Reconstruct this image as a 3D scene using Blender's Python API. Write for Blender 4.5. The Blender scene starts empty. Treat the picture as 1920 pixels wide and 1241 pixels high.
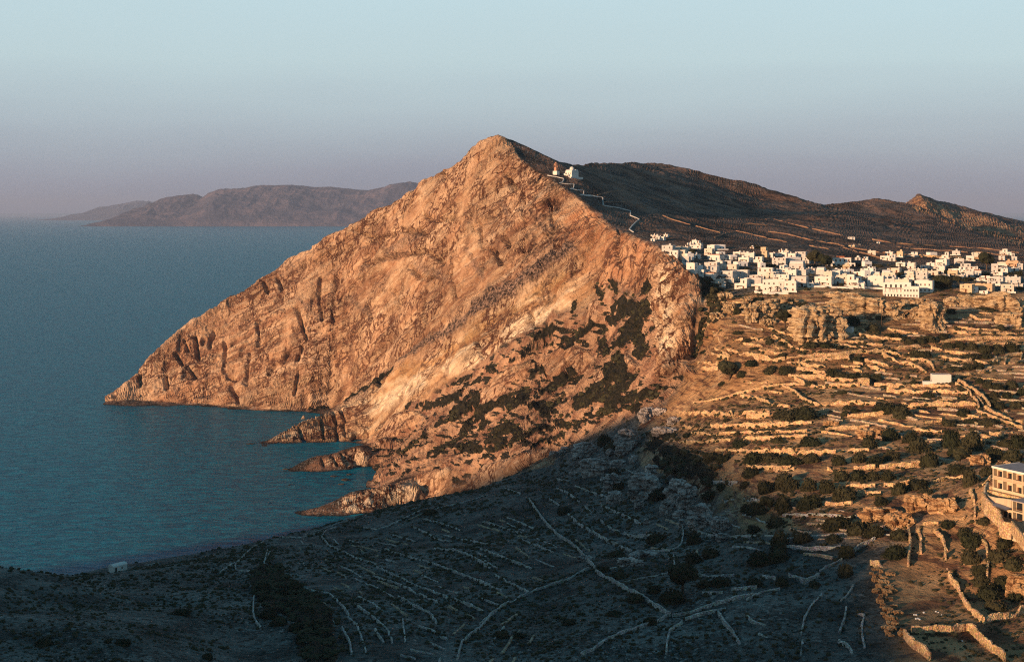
import bpy, math, random
import numpy as np
from mathutils import Vector, geometry
R = math.radians
scene = bpy.context.scene
# ------------------------------------------------------------------ camera, light, exposure
F, HOR, H = 2400.0, 398.0, 260.0          # focal length and horizon row in photo pixels, eye height in metres
cam = bpy.data.objects.new('camera', bpy.data.cameras.new('camera'))
scene.collection.objects.link(cam); scene.camera = cam
cam.location = (0, 0, H); cam.rotation_euler = (R(90), 0, 0)
cam.data.sensor_fit = 'HORIZONTAL'; cam.data.sensor_width = 36.0
cam.data.lens = 36.0 * F / 1920.0
cam.data.shift_y = -(620.5 - HOR) / 1920.0
cam.data.clip_start = 1.0; cam.data.clip_end = 400000.0
SUN_AZ, SUN_EL = R(50), R(8.0)            # azimuth the light travels to (from +y towards +x), elevation
sun = bpy.data.objects.new('sun', bpy.data.lights.new('sun', 'SUN'))
scene.collection.objects.link(sun)
sun.data.energy = 5.0; sun.data.angle = R(1.7); sun.data.color = (1.0, 0.60, 0.33)
ldir = Vector((math.sin(SUN_AZ)*math.cos(SUN_EL), math.cos(SUN_AZ)*math.cos(SUN_EL), -math.sin(SUN_EL)))
sun.rotation_euler = ldir.to_track_quat('-Z', 'Y').to_euler()
world = bpy.data.worlds.new('World'); scene.world = world; world.use_nodes = True
wn = world.node_tree; wn.nodes.clear()
def W(t, **k):
    n = wn.nodes.new(t)
    for a, b in k.items(): setattr(n, a, b)
    return n
wo = W('ShaderNodeOutputWorld'); bg = W('ShaderNodeBackground')
sky = W('ShaderNodeTexSky', sky_type='NISHITA', sun_disc=False, sun_elevation=SUN_EL,
        sun_rotation=SUN_AZ + math.pi, air_density=1.0, dust_density=1.0, ozone_density=1.5)
tc = W('ShaderNodeTexCoord'); sx = W('ShaderNodeSeparateXYZ')
wn.links.new(tc.outputs['Generated'], sx.inputs[0])
ramp = W('ShaderNodeValToRGB')              # twilight sky colour by height above the horizon
def srgb(r, g, b):
    return tuple(((c/255/12.92) if c/255 <= 0.04045 else ((c/255+0.055)/1.055)**2.4) for c in (r, g, b)) + (1,)
cr = ramp.color_ramp
stops = [(0.0, srgb(104,116,138)), (0.03, srgb(127,134,151)), (0.07, srgb(149,163,173)), (0.115, srgb(164,183,188)),
         (0.165, srgb(166,188,194)), (0.215, srgb(104,140,152)), (0.30, srgb(72,112,128)), (1.0, srgb(43,94,116))]
cr.elements[0].position, cr.elements[0].color = stops[0]
cr.elements[1].position, cr.elements[1].color = stops[-1]
for p_, c_ in stops[1:-1]:
    e_ = cr.elements.new(p_); e_.color = c_
hz_m = W('ShaderNodeMapping'); hz_m.inputs[3].default_value = (1.2, 1.2, 9.0); wn.links.new(tc.outputs['Generated'], hz_m.inputs[0])
hz_n = W('ShaderNodeTexNoise'); hz_n.inputs['Scale'].default_value = 2.2; hz_n.inputs['Detail'].default_value = 4; wn.links.new(hz_m.outputs[0], hz_n.inputs['Vector'])
hz_s = W('ShaderNodeMapRange'); hz_s.inputs[3].default_value = -.022; hz_s.inputs[4].default_value = .022; wn.links.new(hz_n.outputs['Fac'], hz_s.inputs[0])
hz_a = W('ShaderNodeMath', operation='ADD'); wn.links.new(sx.outputs['Z'], hz_a.inputs[0]); wn.links.new(hz_s.outputs[0], hz_a.inputs[1])
wn.links.new(hz_a.outputs[0], ramp.inputs[0])
mxw = W('ShaderNodeMixRGB', blend_type='MIX'); mxw.inputs[0].default_value = 0.88
sks = W('ShaderNodeVectorMath', operation='SCALE'); sks.inputs['Scale'].default_value = 0.10
wn.links.new(sky.outputs[0], sks.inputs[0]); wn.links.new(sks.outputs[0], mxw.inputs[1])
wn.links.new(ramp.outputs[0], mxw.inputs[2])
wn.links.new(mxw.outputs[0], bg.inputs[0]); bg.inputs[1].default_value = 1.0
wn.links.new(bg.outputs[0], wo.inputs[0])
vs = scene.view_settings; scene.display_settings.display_device = 'sRGB'
vs.view_transform = 'Standard'; vs.look = 'None'; vs.exposure = 0.62; vs.gamma = 1.0; vs.use_curve_mapping = False
scene.cycles.max_bounces = 5; scene.cycles.diffuse_bounces = 2; scene.cycles.glossy_bounces = 3
scene.cycles.transparent_max_bounces = 4; scene.cycles.volume_bounces = 0
scene.cycles.use_denoising = False; scene.cycles.filter_width = 1.15
scene.cycles.sample_clamp_indirect = 1.2; scene.cycles.sample_clamp_direct = 6.0
rnd = random.Random(7); rng = np.random.default_rng(7)

# ------------------------------------------------------------------ noise
_perm = rng.permutation(256); _perm = np.concatenate([_perm]*3).astype(np.int32)
_val = rng.random(256).astype(np.float32)*2-1
def vnoise(x, y, z):
    xi = np.floor(x); yi = np.floor(y); zi = np.floor(z)
    fx = (x-xi).astype(np.float32); fy = (y-yi).astype(np.float32); fz = (z-zi).astype(np.float32)
    xi = xi.astype(np.int64) & 255; yi = yi.astype(np.int64) & 255; zi = zi.astype(np.int64) & 255
    fx = fx*fx*(3-2*fx); fy = fy*fy*(3-2*fy); fz = fz*fz*(3-2*fz)
    A = _perm[xi]+yi; B = _perm[xi+1]+yi
    AA = _perm[A]+zi; AB = _perm[A+1]+zi; BA = _perm[B]+zi; BB = _perm[B+1]+zi
    v = lambda k: _val[_perm[k]]
    x00 = v(AA)*(1-fx)+v(BA)*fx; x10 = v(AB)*(1-fx)+v(BB)*fx
    x01 = v(AA+1)*(1-fx)+v(BA+1)*fx; x11 = v(AB+1)*(1-fx)+v(BB+1)*fx
    a = x00*(1-fy)+x10*fy; b = x01*(1-fy)+x11*fy
    return a*(1-fz)+b*fz
def fbm(x, y, z, n=4, gain=0.5, ridged=False):
    s = 0; a = 1.0; t = 0
    for i in range(n):
        v = vnoise(x+17.3*i, y-9.1*i, z+5.7*i)
        if ridged: v = 1-2*np.abs(v)
        s = s + a*v; t += a; a *= gain; x = x*2.03; y = y*2.03; z = z*2.03
    return s/t

# ------------------------------------------------------------------ helpers: tags, meshes, materials
def tag(o, label=None, cat=None, group=None, kind=None):
    for k, v in (('label', label), ('category', cat), ('group', group), ('kind', kind)):
        if v: o[k] = v
    return o
def link(o, parent=None):
    scene.collection.objects.link(o)
    if parent: o.parent = parent
    return o
def empty(name, loc=(0,0,0), rz=0):
    o = bpy.data.objects.new(name, None); o.location = loc; o.rotation_euler = (0, 0, rz)
    return link(o)
def np_mesh(name, V, Fq, mat=None, parent=None, smooth=False):
    V = np.asarray(V, np.float32); Fq = np.asarray(Fq, np.int32); n = Fq.shape[1]
    me = bpy.data.meshes.new(name)
    me.vertices.add(len(V)); me.vertices.foreach_set('co', V.ravel())
    me.loops.add(Fq.size); me.loops.foreach_set('vertex_index', Fq.ravel())
    me.polygons.add(len(Fq)); me.polygons.foreach_set('loop_start', np.arange(0, Fq.size, n, dtype=np.int32))
    me.update(calc_edges=True)
    me.polygons.foreach_set('use_smooth', np.full(len(Fq), smooth))
    if mat: me.materials.append(mat)
    return link(bpy.data.objects.new(name, me), parent)
class MB:
    def __init__(s): s.v = []; s.f = []
    def box(s, x0, x1, y0, y1, z0, z1, taper=0.0):
        b = len(s.v); t = taper
        s.v += [(x0,y0,z0),(x1,y0,z0),(x1,y1,z0),(x0,y1,z0),(x0+t,y0+t,z1),(x1-t,y0+t,z1),(x1-t,y1-t,z1),(x0+t,y1-t,z1)]
        s.f += [[b+i for i in q] for q in ((0,3,2,1),(4,5,6,7),(0,1,5,4),(1,2,6,5),(2,3,7,6),(3,0,4,7))]
        return s
    def poly(s, pts, faces):
        b = len(s.v); s.v += [tuple(p) for p in pts]; s.f += [[b+i for i in q] for q in faces]; return s
    def prism(s, ring, z0, z1):        # plan outline extruded
        b = len(s.v); n = len(ring)
        s.v += [(x,y,z0) for x, y in ring] + [(x,y,z1) for x, y in ring]
        s.f += [[b+i, b+(i+1)%n, b+n+(i+1)%n, b+n+i] for i in range(n)]
        s.f += [[b+n+i for i in range(n)], [b+n-1-i for i in range(n)]]; return s
    def dome(s, cx, cy, z0, r, h, n=12, m=4):
        b = len(s.v)
        for j in range(m):
            a = j/m*math.pi/2
            s.v += [(cx+r*math.cos(a)*math.cos(k*2*math.pi/n), cy+r*math.cos(a)*math.sin(k*2*math.pi/n), z0+h*math.sin(a)) for k in range(n)]
        s.v.append((cx, cy, z0+h))
        for j in range(m-1):
            for k in range(n): s.f.append([b+j*n+k, b+j*n+(k+1)%n, b+(j+1)*n+(k+1)%n, b+(j+1)*n+k])
        for k in range(n): s.f.append([b+(m-1)*n+k, b+(m-1)*n+(k+1)%n, b+m*n])
        return s
    def cyl(s, cx, cy, z0, z1, r0, r1=None, n=10):
        r1 = r0 if r1 is None else r1; b = len(s.v)
        for z, r in ((z0, r0), (z1, r1)):
            s.v += [(cx+r*math.cos(k*2*math.pi/n), cy+r*math.sin(k*2*math.pi/n), z) for k in range(n)]
        s.f += [[b+k, b+(k+1)%n, b+n+(k+1)%n, b+n+k] for k in range(n)] + [[b+n+k for k in range(n)]]
        return s
    def vault(s, x0, x1, y0, y1, z, h, n=8):   # barrel vault along x
        b = len(s.v); cy = (y0+y1)/2; ry = (y1-y0)/2
        for x in (x0, x1):
            s.v += [(x, cy-ry*math.cos(i*math.pi/n), z+h*math.sin(i*math.pi/n)) for i in range(n+1)]
        s.f += [[b+i, b+n+1+i, b+n+2+i, b+i+1] for i in range(n)]
        s.f += [[b+i for i in range(n+1)], [b+n+1+n-i for i in range(n+1)]]; return s
    def mesh(s, name, mat):
        me = bpy.data.meshes.new(name); me.from_pydata(s.v, [], s.f); me.materials.append(mat); me.update(); return me
    def build(s, name, mat, parent=None):
        return link(bpy.data.objects.new(name, s.mesh(name, mat)), parent)
class NT:                                   # tiny node-tree builder
    def __init__(s, name):
        s.m = bpy.data.materials.new(name); s.m.use_nodes = True; s.t = s.m.node_tree
        s.b = s.t.nodes['Principled BSDF']; s.b.inputs['Specular IOR Level'].default_value = 0.15
        s.b.inputs['Roughness'].default_value = 0.95
    def n(s, typ, ins=None, **k):
        x = s.t.nodes.new(typ)
        for a, b in k.items(): setattr(x, a, b)
        for a, b in (ins or {}).items(): s.put(x.inputs[a], b)
        return x
    def put(s, sock, v):
        if hasattr(v, 'bl_idname') and 'Socket' in v.bl_idname: s.t.links.new(v, sock)
        elif hasattr(v, 'outputs'): s.t.links.new(v.outputs[0], sock)
        else: sock.default_value = v
    def pos(s): return s.n('ShaderNodeNewGeometry').outputs['Position']
    def obj(s): return s.n('ShaderNodeTexCoord').outputs['Object']
    def scale(s, v, sc):
        return s.n('ShaderNodeVectorMath', {0: v, 1: sc}, operation='MULTIPLY').outputs[0]
    def noise(s, v, sc, det=4, rough=.55, dist=0):
        return s.n('ShaderNodeTexNoise', {'Vector': v, 'Scale': sc, 'Detail': det, 'Roughness': rough, 'Distortion': dist}).outputs['Fac']
    def vor(s, v, sc, feature='F1', out='Distance', rand=1):
        return s.n('ShaderNodeTexVoronoi', {'Vector': v, 'Scale': sc, 'Randomness': rand}, feature=feature).outputs[out]
    def ramp(s, f, a, b, smooth=True):
        return s.n('ShaderNodeMapRange', {0: f, 1: a, 2: b}, interpolation_type='SMOOTHSTEP' if smooth else 'LINEAR').outputs[0]
    def mix(s, f, a, b, mode='MIX'):
        return s.n('ShaderNodeMixRGB', {0: f, 1: a, 2: b}, blend_type=mode).outputs[0]
    def math(s, op, a, b=0.0):
        return s.n('ShaderNodeMath', {0: a, 1: b}, operation=op).outputs[0]
    def bump(s, h, dist, strength=1.0, nrm=None):
        k = {'Height': h, 'Distance': dist, 'Strength': strength}
        if nrm is not None: k['Normal'] = nrm
        return s.n('ShaderNodeBump', k).outputs[0]
    def done(s, col, nrm=None, rough=None):
        s.put(s.b.inputs['Base Color'], col)
        if nrm is not None: s.put(s.b.inputs['Normal'], nrm)
        if rough is not None: s.put(s.b.inputs['Roughness'], rough)
        return s.m
def C(r, g, b): return (r, g, b, 1)
# ------------------------------------------------------------------ terrain: breaklines -> triangulated surface -> height grid
def P(u, v, d): return ((u-960)/F*d, d, H-(v-HOR)/F*d)
def S(u, v, dz=0.0):
    d = H*F/(v-HOR); return ((u-960)/F*d, d, dz)
def Zp(u, d, z): return ((u-960)/F*d, d, z)
def L(*a): return [P(*q) if len(q) == 3 else S(*q) for q in a]
SPUR = [(205,754),(262,694,1775)]
lines = [
 # headland crest
 L((205,755),(222,730,1762),(240,710,1768),(262,694,1775),(268,700,1778),(290,655,1790),(330,620,1805),(400,578,1825),(440,555,1830),(520,500,1830),
   (545,484,1822),(590,466,1805),(600,452,1798),(640,428,1770),(720,388,1700),(790,338,1620),(830,318,1575),(870,290,1525),(905,262,1480),(930,253,1450)),
 # headland waterline and off-shore depth
 L((205,757),(262,753),(330,757),(400,760),(470,768),(540,771),(620,768)),
 # back of the headland down to the sea
 [(x*1.0, y, -8) for x, y in ((-575,1785),(-520,1900),(-440,1990),(-330,2050),(-220,2060),(-100,1990),(0,1900))],
 [(-100,1800,170),(0,1700,240),(60,1800,250),(100,2100,230),(-200,1950,70)],
 # spur gully and pale band
 L((620,767),(700,712,1560),(760,672,1480),(830,630,1400),(900,588,1330),(960,545,1290),(1000,512,1265),(1050,482,1235),(1075,462,1215)),
 L((640,772,1610),(700,738,1510),(750,705,1450),(800,680,1400),(870,645,1340),(930,600,1300),(1000,560,1250),(1080,535,1190)),
 L((692,822,1452),(760,775,1385),(870,715,1292),(960,655,1215),(1060,595,1160),(1110,565,1142)),
 # red face foot
 L((1075,462,1214),(1070,500,1190),(1100,542,1160),(1150,540,1110),(1210,530,1050),(1228,520,1010)),
 # cliff edge from the summit down to the village
 L((930,253,1450),(945,270,1442),(960,288,1430),(1000,320,1385),(1060,355,1320),(1095,375,1285),(1110,392,1260),(1150,430,1170),(1200,450,1090),(1240,470,1020),(1262,495,960),
   (1290,520,900),(1312,546,872)),
 # buttress
 L((1262,497,958),(1268,560,905),(1270,640,866),(1262,705,848)),
 L((1228,522,1008),(1228,560,975),(1226,620,925),(1218,700,872)),
 L((1318,560,880),(1330,600,872),(1318,650,862),(1302,702,846)),
 # talus foot (top of the grey cliff) and its base
 L((690,903),(735,898,1195),(780,888,1165),(850,882,1140),(900,872,1110),(960,857,1050),(1050,838,970),(1120,812,905),(1200,776,845),(1245,752,818),(1300,705,835)),
 [Zp(780,1150,0),Zp(830,1130,8),Zp(900,1085,18),Zp(970,1015,38),Zp(1030,960,60)],
 # grey outcrops on the talus
 L((900,735,1235),(960,705,1200),(1020,670,1170),(1080,640,1125),(1120,655,1100)),
 L((900,790,1200),(960,755,1165),(1040,715,1125),(1110,700,1080)),
 L((700,838,1420),(705,800,1425),(760,780,1370),(800,778,1350)),
 L((705,838),(740,830,1350),(790,812,1320)),
 # spit 1
 L((495,828),(520,815,1460),(560,797,1480),(600,783,1510),(640,772,1610)),
 L((500,830),(560,830),(640,828),(690,826)),
 [(-275,1500,-6),(-262,1580,-6),(-225,1640,-5),(-235,1655,2)],
 # spit 2
 L((543,880),(560,868,1298),(590,853,1305),(600,850,1305),(615,852,1305),(628,862,1302),(642,850,1305),(665,836,1318),(690,830,1335),(705,838,1350)),
 L((545,882),(600,883),(625,881),(660,880),(700,874)),
 [(-225,1335,-6),(-190,1370,-6),(-165,1400,-5)],
 [(-160,1305,-5),(-140,1270,-4)],
 # spit 3
 L((568,958),(580,954,1108),(615,946,1110),(630,944,1112),(640,932,1116),(660,920,1120),(672,916,1124),(700,912,1130),(740,904,1140),(778,896,1142),(786,900,1146)),
 L((570,966),(640,965),(700,960),(760,950),(790,940)),
 [(-180,1145,-6),(-150,1180,-6),(-130,1195,-3)],
 # rim of the near slope (seen against the sea) and its fall beyond
 L((95,1083,570),(150,1074,610),(200,1064,628),(280,1048,640),(400,1030,665),(480,1013,690),(600,986,740),(700,958,800),(750,945,832),(850,925,862),(900,914,875),(960,890,900),(1000,875,915),(1040,858,930)),
 [(-330,760,-5),(-270,790,-5),(-190,850,-5),(-120,930,-5),(-80,1030,-5),(-45,1060,4)],
 [Zp(900,960,40),Zp(960,975,50),Zp(1020,965,64)],
 # rocky ridge in the shade
 L((1045,845,925),(1080,840,880),(1130,850,800),(1180,875,740),(1230,900,690),(1290,920,640),(1330,950,590),(1365,985,545)),
 L((1000,900,820),(1080,910,740),(1150,930,680),(1230,960,600),(1290,1000,540)),
 # shaded valley on the near side
 L((140,1110,520),(300,1080,560),(480,1050,600),(650,1040,620),(800,1020,640),(950,1000,640),(1100,1000,600),(1200,1020,560),(1290,1050,480)),
 L((480,1150,430),(650,1130,470),(800,1120,480),(950,1110,470),(1100,1080,470),(1200,1110,430),(1290,1100,430)),
 L((500,1241,380),(650,1241,375),(800,1241,370),(950,1241,370),(1100,1200,390),(1250,1200,385),(1400,1200,375),(1550,1200,370)),
 L((500,1500,300),(800,1500,290),(1100,1500,290),(1400,1500,290),(1700,1500,280),(2100,1450,290)),
 # near hill on the left
 L((-60,1052,440),(0,1062,450),(60,1072,455),(130,1081,458),(190,1102,455),(240,1122,448),(330,1150,430),(400,1190,405)),
 L((-60,1150,380),(60,1160,380),(200,1180,375),(300,1210,365)),
 L((-60,1300,310),(100,1300,315),(300,1330,310)),
 L((110,1120,500),(190,1128,485),(260,1140,475)),
 # terraces below the village
 L((1245,752,818),(1350,735,760),(1450,740,720),(1550,715,720),(1650,715,700),(1780,708,690),(1920,690,700),(2100,690,690)),
 L((1320,610,835),(1400,600,805),(1500,600,800),(1600,600,800),(1700,610,790),(1800,600,790),(1920,595,800),(2100,595,800)),
 L((1310,690,800),(1400,660,760),(1500,655,755),(1600,660,745),(1750,655,745),(1920,650,750),(2100,650,750)),
 L((1250,780,790),(1400,770,690),(1550,765,660),(1700,755,650),(1830,750,645),(1920,780,610),(2100,780,600)),
 L((1200,810,800),(1300,820,690),(1450,820,620),(1600,825,590),(1750,820,585),(1920,850,545),(2100,850,540)),
 L((1250,870,680),(1350,890,600),(1450,890,560),(1600,890,540),(1750,880,535),(1850,880,510)),
 L((1350,960,545),(1430,950,520),(1550,950,495),(1650,935,490),(1750,925,485)),
 L((1370,1010,505),(1450,1010,465),(1550,1010,455),(1640,1000,450),(1700,985,450)),
 # lower right spur with the lit fields
 L((1290,1050,478),(1400,1060,450),(1520,1060,435),(1600,1060,430),(1645,1060,425)),
 L((1400,1120,412),(1550,1130,400),(1640,1120,395),(1700,1115,398),(1800,1110,400),(1900,1120,395),(2100,1120,390)),
 L((1640,1060,425),(1655,1100,405),(1690,1150,380),(1700,1200,355),(1720,1241,338)),
 L((1700,1180,365),(1820,1170,370),(1920,1160,375),(2100,1160,380)),
 L((1700,985,450),(1740,1000,445),(1800,1000,440),(1850,1020,428),(1920,1070,400),(2100,1080,400)),
 L((1830,945,455),(1860,900,455),(1920,890,455),(2100,890,460)),
 L((1845,950,440),(1870,975,425),(1900,1010,410),(1930,1040,400)),
 # village plateau
 L((1312,546,872),(1350,550,862),(1420,552,852),(1500,548,852),(1600,548,850),(1660,556,847),(1760,550,850),(1850,550,858),(1920,548,868),(2100,545,890)),
 L((1250,470,1030),(1350,500,960),(1500,505,950),(1700,512,945),(1920,515,960),(2100,515,980)),
 L((1245,440,1140),(1350,455,1110),(1500,468,1090),(1700,482,1080),(1920,490,1090),(2150,492,1100)),
 # hill behind
 L((945,258,1458),(960,262,1462),(1000,280,1458),(1040,301,1450),(1070,309,1600),(1110,308,1800),(1150,310,2000),(1190,305,2120),(1210,303,2150),(1240,305,2150),(1260,310,2150),(1300,330,2100),(1370,358,2050),
   (1440,378,2000),(1500,388,2000),(1560,393,2050),(1640,401,2090),(1750,416,2100),(1850,440,2000),(1920,455,1950),(2100,470,1900)),
 L((1040,322,1400),(1065,331,1372),(1090,336,1368),(1110,345,1370)),
 L((1110,392,1262),(1160,395,1330),(1220,395,1400),(1300,400,1500),(1400,430,1380)),
 L((1150,425,1185),(1200,425,1230),(1300,430,1260),(1400,445,1240),(1600,465,1300),(1800,468,1400),(1920,472,1420),(2100,478,1450)),
 L((1200,340,1800),(1300,375,1750),(1400,400,1720),(1550,420,1650),(1700,440,1600)),
 [Zp(1300,2700,220),Zp(1500,2450,225),Zp(1640,2300,215),Zp(1750,2350,205),Zp(1900,2300,200),Zp(2100,2200,195)],
 L((1540,400,2500),(1600,379,2600),(1640,373,2650),(1690,380,2650),(1740,396,2600),(1790,421,2500),(1840,446,2420)),
 [Zp(1690,2850,210),Zp(1790,2720,208),Zp(1850,2600,205)],
 L((1670,418,3050),(1690,400,3060),(1706,384,3070),(1722,364,3100),(1760,377,3150),(1800,389,3200),(1850,401,3250),(1920,418,3300),(2050,440,3400),(2200,460,3500)),
 L((1700,412,2950),(1760,425,2900),(1850,445,2780),(1920,455,2700),(2100,470,2600)),
 [Zp(1500,3300,120),Zp(1700,3600,100),Zp(1900,3700,60),Zp(2200,3750,60)],
 # far edges of the sheet
 [(-1400,y,-12) for y in (-300,0,300,700,1200,1800,2600,3780)], [(x,3780,-12) for x in (-1000,-500,0,500)], [(2600,3780,40),(2600,2500,190),(2600,1500,210),(2600,600,190),(2600,-300,150)],
 [(1500,1500,215),(1500,900,195),(1500,400,150),(1000,600,165),(800,300,150),(900,-300,140),(400,-300,140)],
 [(-900,1400,-12),(-700,1100,-12),(-1100,900,-12),(-600,1500,-10),(-700,1900,-12),(-500,2400,-12),(0,2500,-6),(400,2900,60)],
 [(60,60,200),(60,200,160),(200,150,150),(0,-150,210),(150,-200,160),(-60,30,200),(-100,200,172)],
]
# the ridge left of and behind the viewpoint that keeps the near slopes in the shade: its crest follows the edge of that shade
def caster():
    sa, ca = math.sin(SUN_AZ), math.cos(SUN_AZ); te = math.tan(SUN_EL)
    edge = [(850,888,1135,-12),(960,850,1070,-10),(1050,828,990,-8),(1130,795,900,-4),(1200,775,845,0),(1290,812,700,0),(1380,868,600,0),(1480,940,500,0),(1560,985,460,0),(1635,1020,440,0),
            (1650,1090,408,0),(1655,1241,340,0),(1650,1500,270,0)]
    out = []
    for u, v, d, dz in edge:
        x, y, z = P(u, v, d); z += dz
        t = x*sa+y*ca; s = x*ca-y*sa
        T = -130.0 - 0.10*abs(s)
        out.append((T*sa+s*ca, T*ca-s*sa, z+(t-T)*te, s))
    return sorted(out, key=lambda q: q[3])
cst = caster()
lines.append([(x, y, z) for x, y, z, s in cst])
sa_, ca_ = math.sin(SUN_AZ), math.cos(SUN_AZ)
lines.append([(x+110*sa_, y+110*ca_, max(z-42, 20)) for x, y, z, s in cst if s < -330])
lines.append([(x-300*sa_, y-300*ca_, max(z-150, -5)) for x, y, z, s in cst])
x, y, z, s = cst[0]
lines.append([(x-32*ca_, y+32*sa_, 60), (x-70*ca_, y+70*sa_, -5), (x-50*ca_+150*sa_, y+50*sa_+150*ca_, -6)])

def densify(pl, step=14.0):
    out = [pl[0]]
    for a, b in zip(pl[:-1], pl[1:]):
        n = max(1, int(math.dist(a, b)/step))
        out += [tuple(a[k]+(b[k]-a[k])*i/n for k in range(3)) for i in range(1, n+1)]
    return out
NOD = {id(lines[-1])}
pts = {}
for i_, pl in enumerate(lines):
    far = max(q[1] for q in pl) > 2200 or min(q[0] for q in pl) < -1200 or max(q[0] for q in pl) > 1400
    q = pl if i_ == len(lines)-5-1 and False else densify(pl, 60.0 if far else 14.0)
    for p in q: pts[(round(p[0], 0), round(p[1], 0))] = p
pts = list(pts.values())
co2 = [Vector((p[0], p[1])) for p in pts]
v2, e2, f2, ov, oe, of_ = geometry.delaunay_2d_cdt(co2, [], [], 0, 0.01)
zz = [pts[o[0]][2] for o in ov]
G = 2.5; X0, Y0 = -1400.0, -300.0; NX, NY = 1601, 1641
hg = np.full((NY, NX), -12.0, np.float32)
for tri in f2:
    a, b, c = [(v2[i].x, v2[i].y, zz[i]) for i in tri[:3]]
    det = (b[1]-c[1])*(a[0]-c[0])+(c[0]-b[0])*(a[1]-c[1])
    if abs(det) < 1e-6: continue
    i0 = max(0, int((min(a[0],b[0],c[0])-X0)/G)); i1 = min(NX-1, int((max(a[0],b[0],c[0])-X0)/G)+1)
    j0 = max(0, int((min(a[1],b[1],c[1])-Y0)/G)); j1 = min(NY-1, int((max(a[1],b[1],c[1])-Y0)/G)+1)
    if i1 < i0 or j1 < j0: continue
    xs = X0+G*np.arange(i0, i1+1); ys = (Y0+G*np.arange(j0, j1+1))[:, None]
    wa = ((b[1]-c[1])*(xs-c[0])+(c[0]-b[0])*(ys-c[1]))/det
    wb = ((c[1]-a[1])*(xs-c[0])+(a[0]-c[0])*(ys-c[1]))/det
    wc = 1-wa-wb
    m = (wa >= -1e-4) & (wb >= -1e-4) & (wc >= -1e-4)
    sub = hg[j0:j1+1, i0:i1+1]; sub[m] = (wa*a[2]+wb*b[2]+wc*c[2])[m]
def blur(a, n):
    for _ in range(n):
        p = np.pad(a, 1, mode='edge'); a = (p[:-2,1:-1]+2*p[1:-1,1:-1]+p[2:,1:-1])/4
        p = np.pad(a, 1, mode='edge'); a = (p[1:-1,:-2]+2*p[1:-1,1:-1]+p[1:-1,2:])/4
    return a
hg = blur(hg, 3)
def samp(g, x, y):
    fx = np.clip((np.asarray(x)-X0)/G, 0, NX-1.001); fy = np.clip((np.asarray(y)-Y0)/G, 0, NY-1.001)
    i = fx.astype(np.int64); j = fy.astype(np.int64); fx = fx-i; fy = fy-j
    return (g[j,i]*(1-fx)+g[j,i+1]*fx)*(1-fy)+(g[j+1,i]*(1-fx)+g[j+1,i+1]*fx)*fy
def hit(u, v, dmin=280.0):                  # where the line of sight through photo pixel (u, v) meets the ground
    d = np.arange(dmin, 3600, 1.0); x = (u-960)/F*d; zr = H-(v-HOR)/F*d
    k = np.nonzero(samp(hg, x, d) >= zr)[0]
    if not len(k): return None
    d = d[k[0]]; return ((u-960)/F*d, float(d), float(samp(hg, (u-960)/F*d, d)))
# ------------------------------------------------------------------ traced features of the ground (cracks, scrub, bare slabs)
_dm = None
def depth_map():                            # first ground hit for every half-resolution photo pixel
    out = np.full((621, 960), 9e9, np.float32)
    d = np.arange(280, 3600, 1.5)
    for k in range(960):
        u = 2*k+1.0; z = samp(hg, (u-960)/F*d, d); v = HOR+(H-z)*F/d
        rv = np.minimum.accumulate(v)                     # highest point reached so far on the picture
        vv = 2*np.arange(621)+1.0
        idx = np.searchsorted(-rv, -vv)                   # first d with rv <= vv
        ok = idx < len(d); out[ok, k] = d[np.clip(idx, 0, len(d)-1)][ok]
    return out
_dm = depth_map()
def blank(): return np.zeros((621, 960), np.float32)
def stroke(cv, pts, w, val=1.0):
    w = w/4.0                                            # half width in canvas pixels
    q = [(a/2, b/2) for a, b in pts]
    if len(q) == 1: q = [q[0], (q[0][0]+.5, q[0][1])]
    for (xa, ya), (xb, yb) in zip(q[:-1], q[1:]):
        i0 = max(0, int(min(xa, xb)-w-2)); i1 = min(960, int(max(xa, xb)+w+3)); j0 = max(0, int(min(ya, yb)-w-2)); j1 = min(621, int(max(ya, yb)+w+3))
        if i1 <= i0 or j1 <= j0: continue
        X = np.arange(i0, i1)[None, :]; Y = np.arange(j0, j1)[:, None]
        dx, dy = xb-xa, yb-ya; l2 = dx*dx+dy*dy+1e-6
        t = np.clip(((X-xa)*dx+(Y-ya)*dy)/l2, 0, 1)
        ds = np.hypot(X-xa-t*dx, Y-ya-t*dy)
        cv[j0:j1, i0:i1] = np.maximum(cv[j0:j1, i0:i1], val*np.clip((w+.6-ds)/1.2, 0, 1))
def fillp(cv, poly, val=1.0):
    px = np.array([p[0]/2 for p in poly]); py = np.array([p[1]/2 for p in poly])
    i0, i1, j0, j1 = max(0,int(px.min())), min(960,int(px.max())+2), max(0,int(py.min())), min(621,int(py.max())+2)
    xs = np.arange(i0, i1)[None, :]; ys = np.arange(j0, j1)[:, None]; ins = np.zeros((j1-j0, i1-i0), bool)
    for k in range(len(poly)):
        xa, ya, xb, yb = px[k-1], py[k-1], px[k], py[k]
        if ya != yb: ins ^= ((ya > ys) != (yb > ys)) & (xs < (xb-xa)*(ys-ya)/(yb-ya)+xa)
    cv[j0:j1, i0:i1] = np.maximum(cv[j0:j1, i0:i1], ins*val)
cv_crack, cv_scrub, cv_slab, cv_ochre, cv_pale, cv_rub = [blank() for _ in range(6)]
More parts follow.
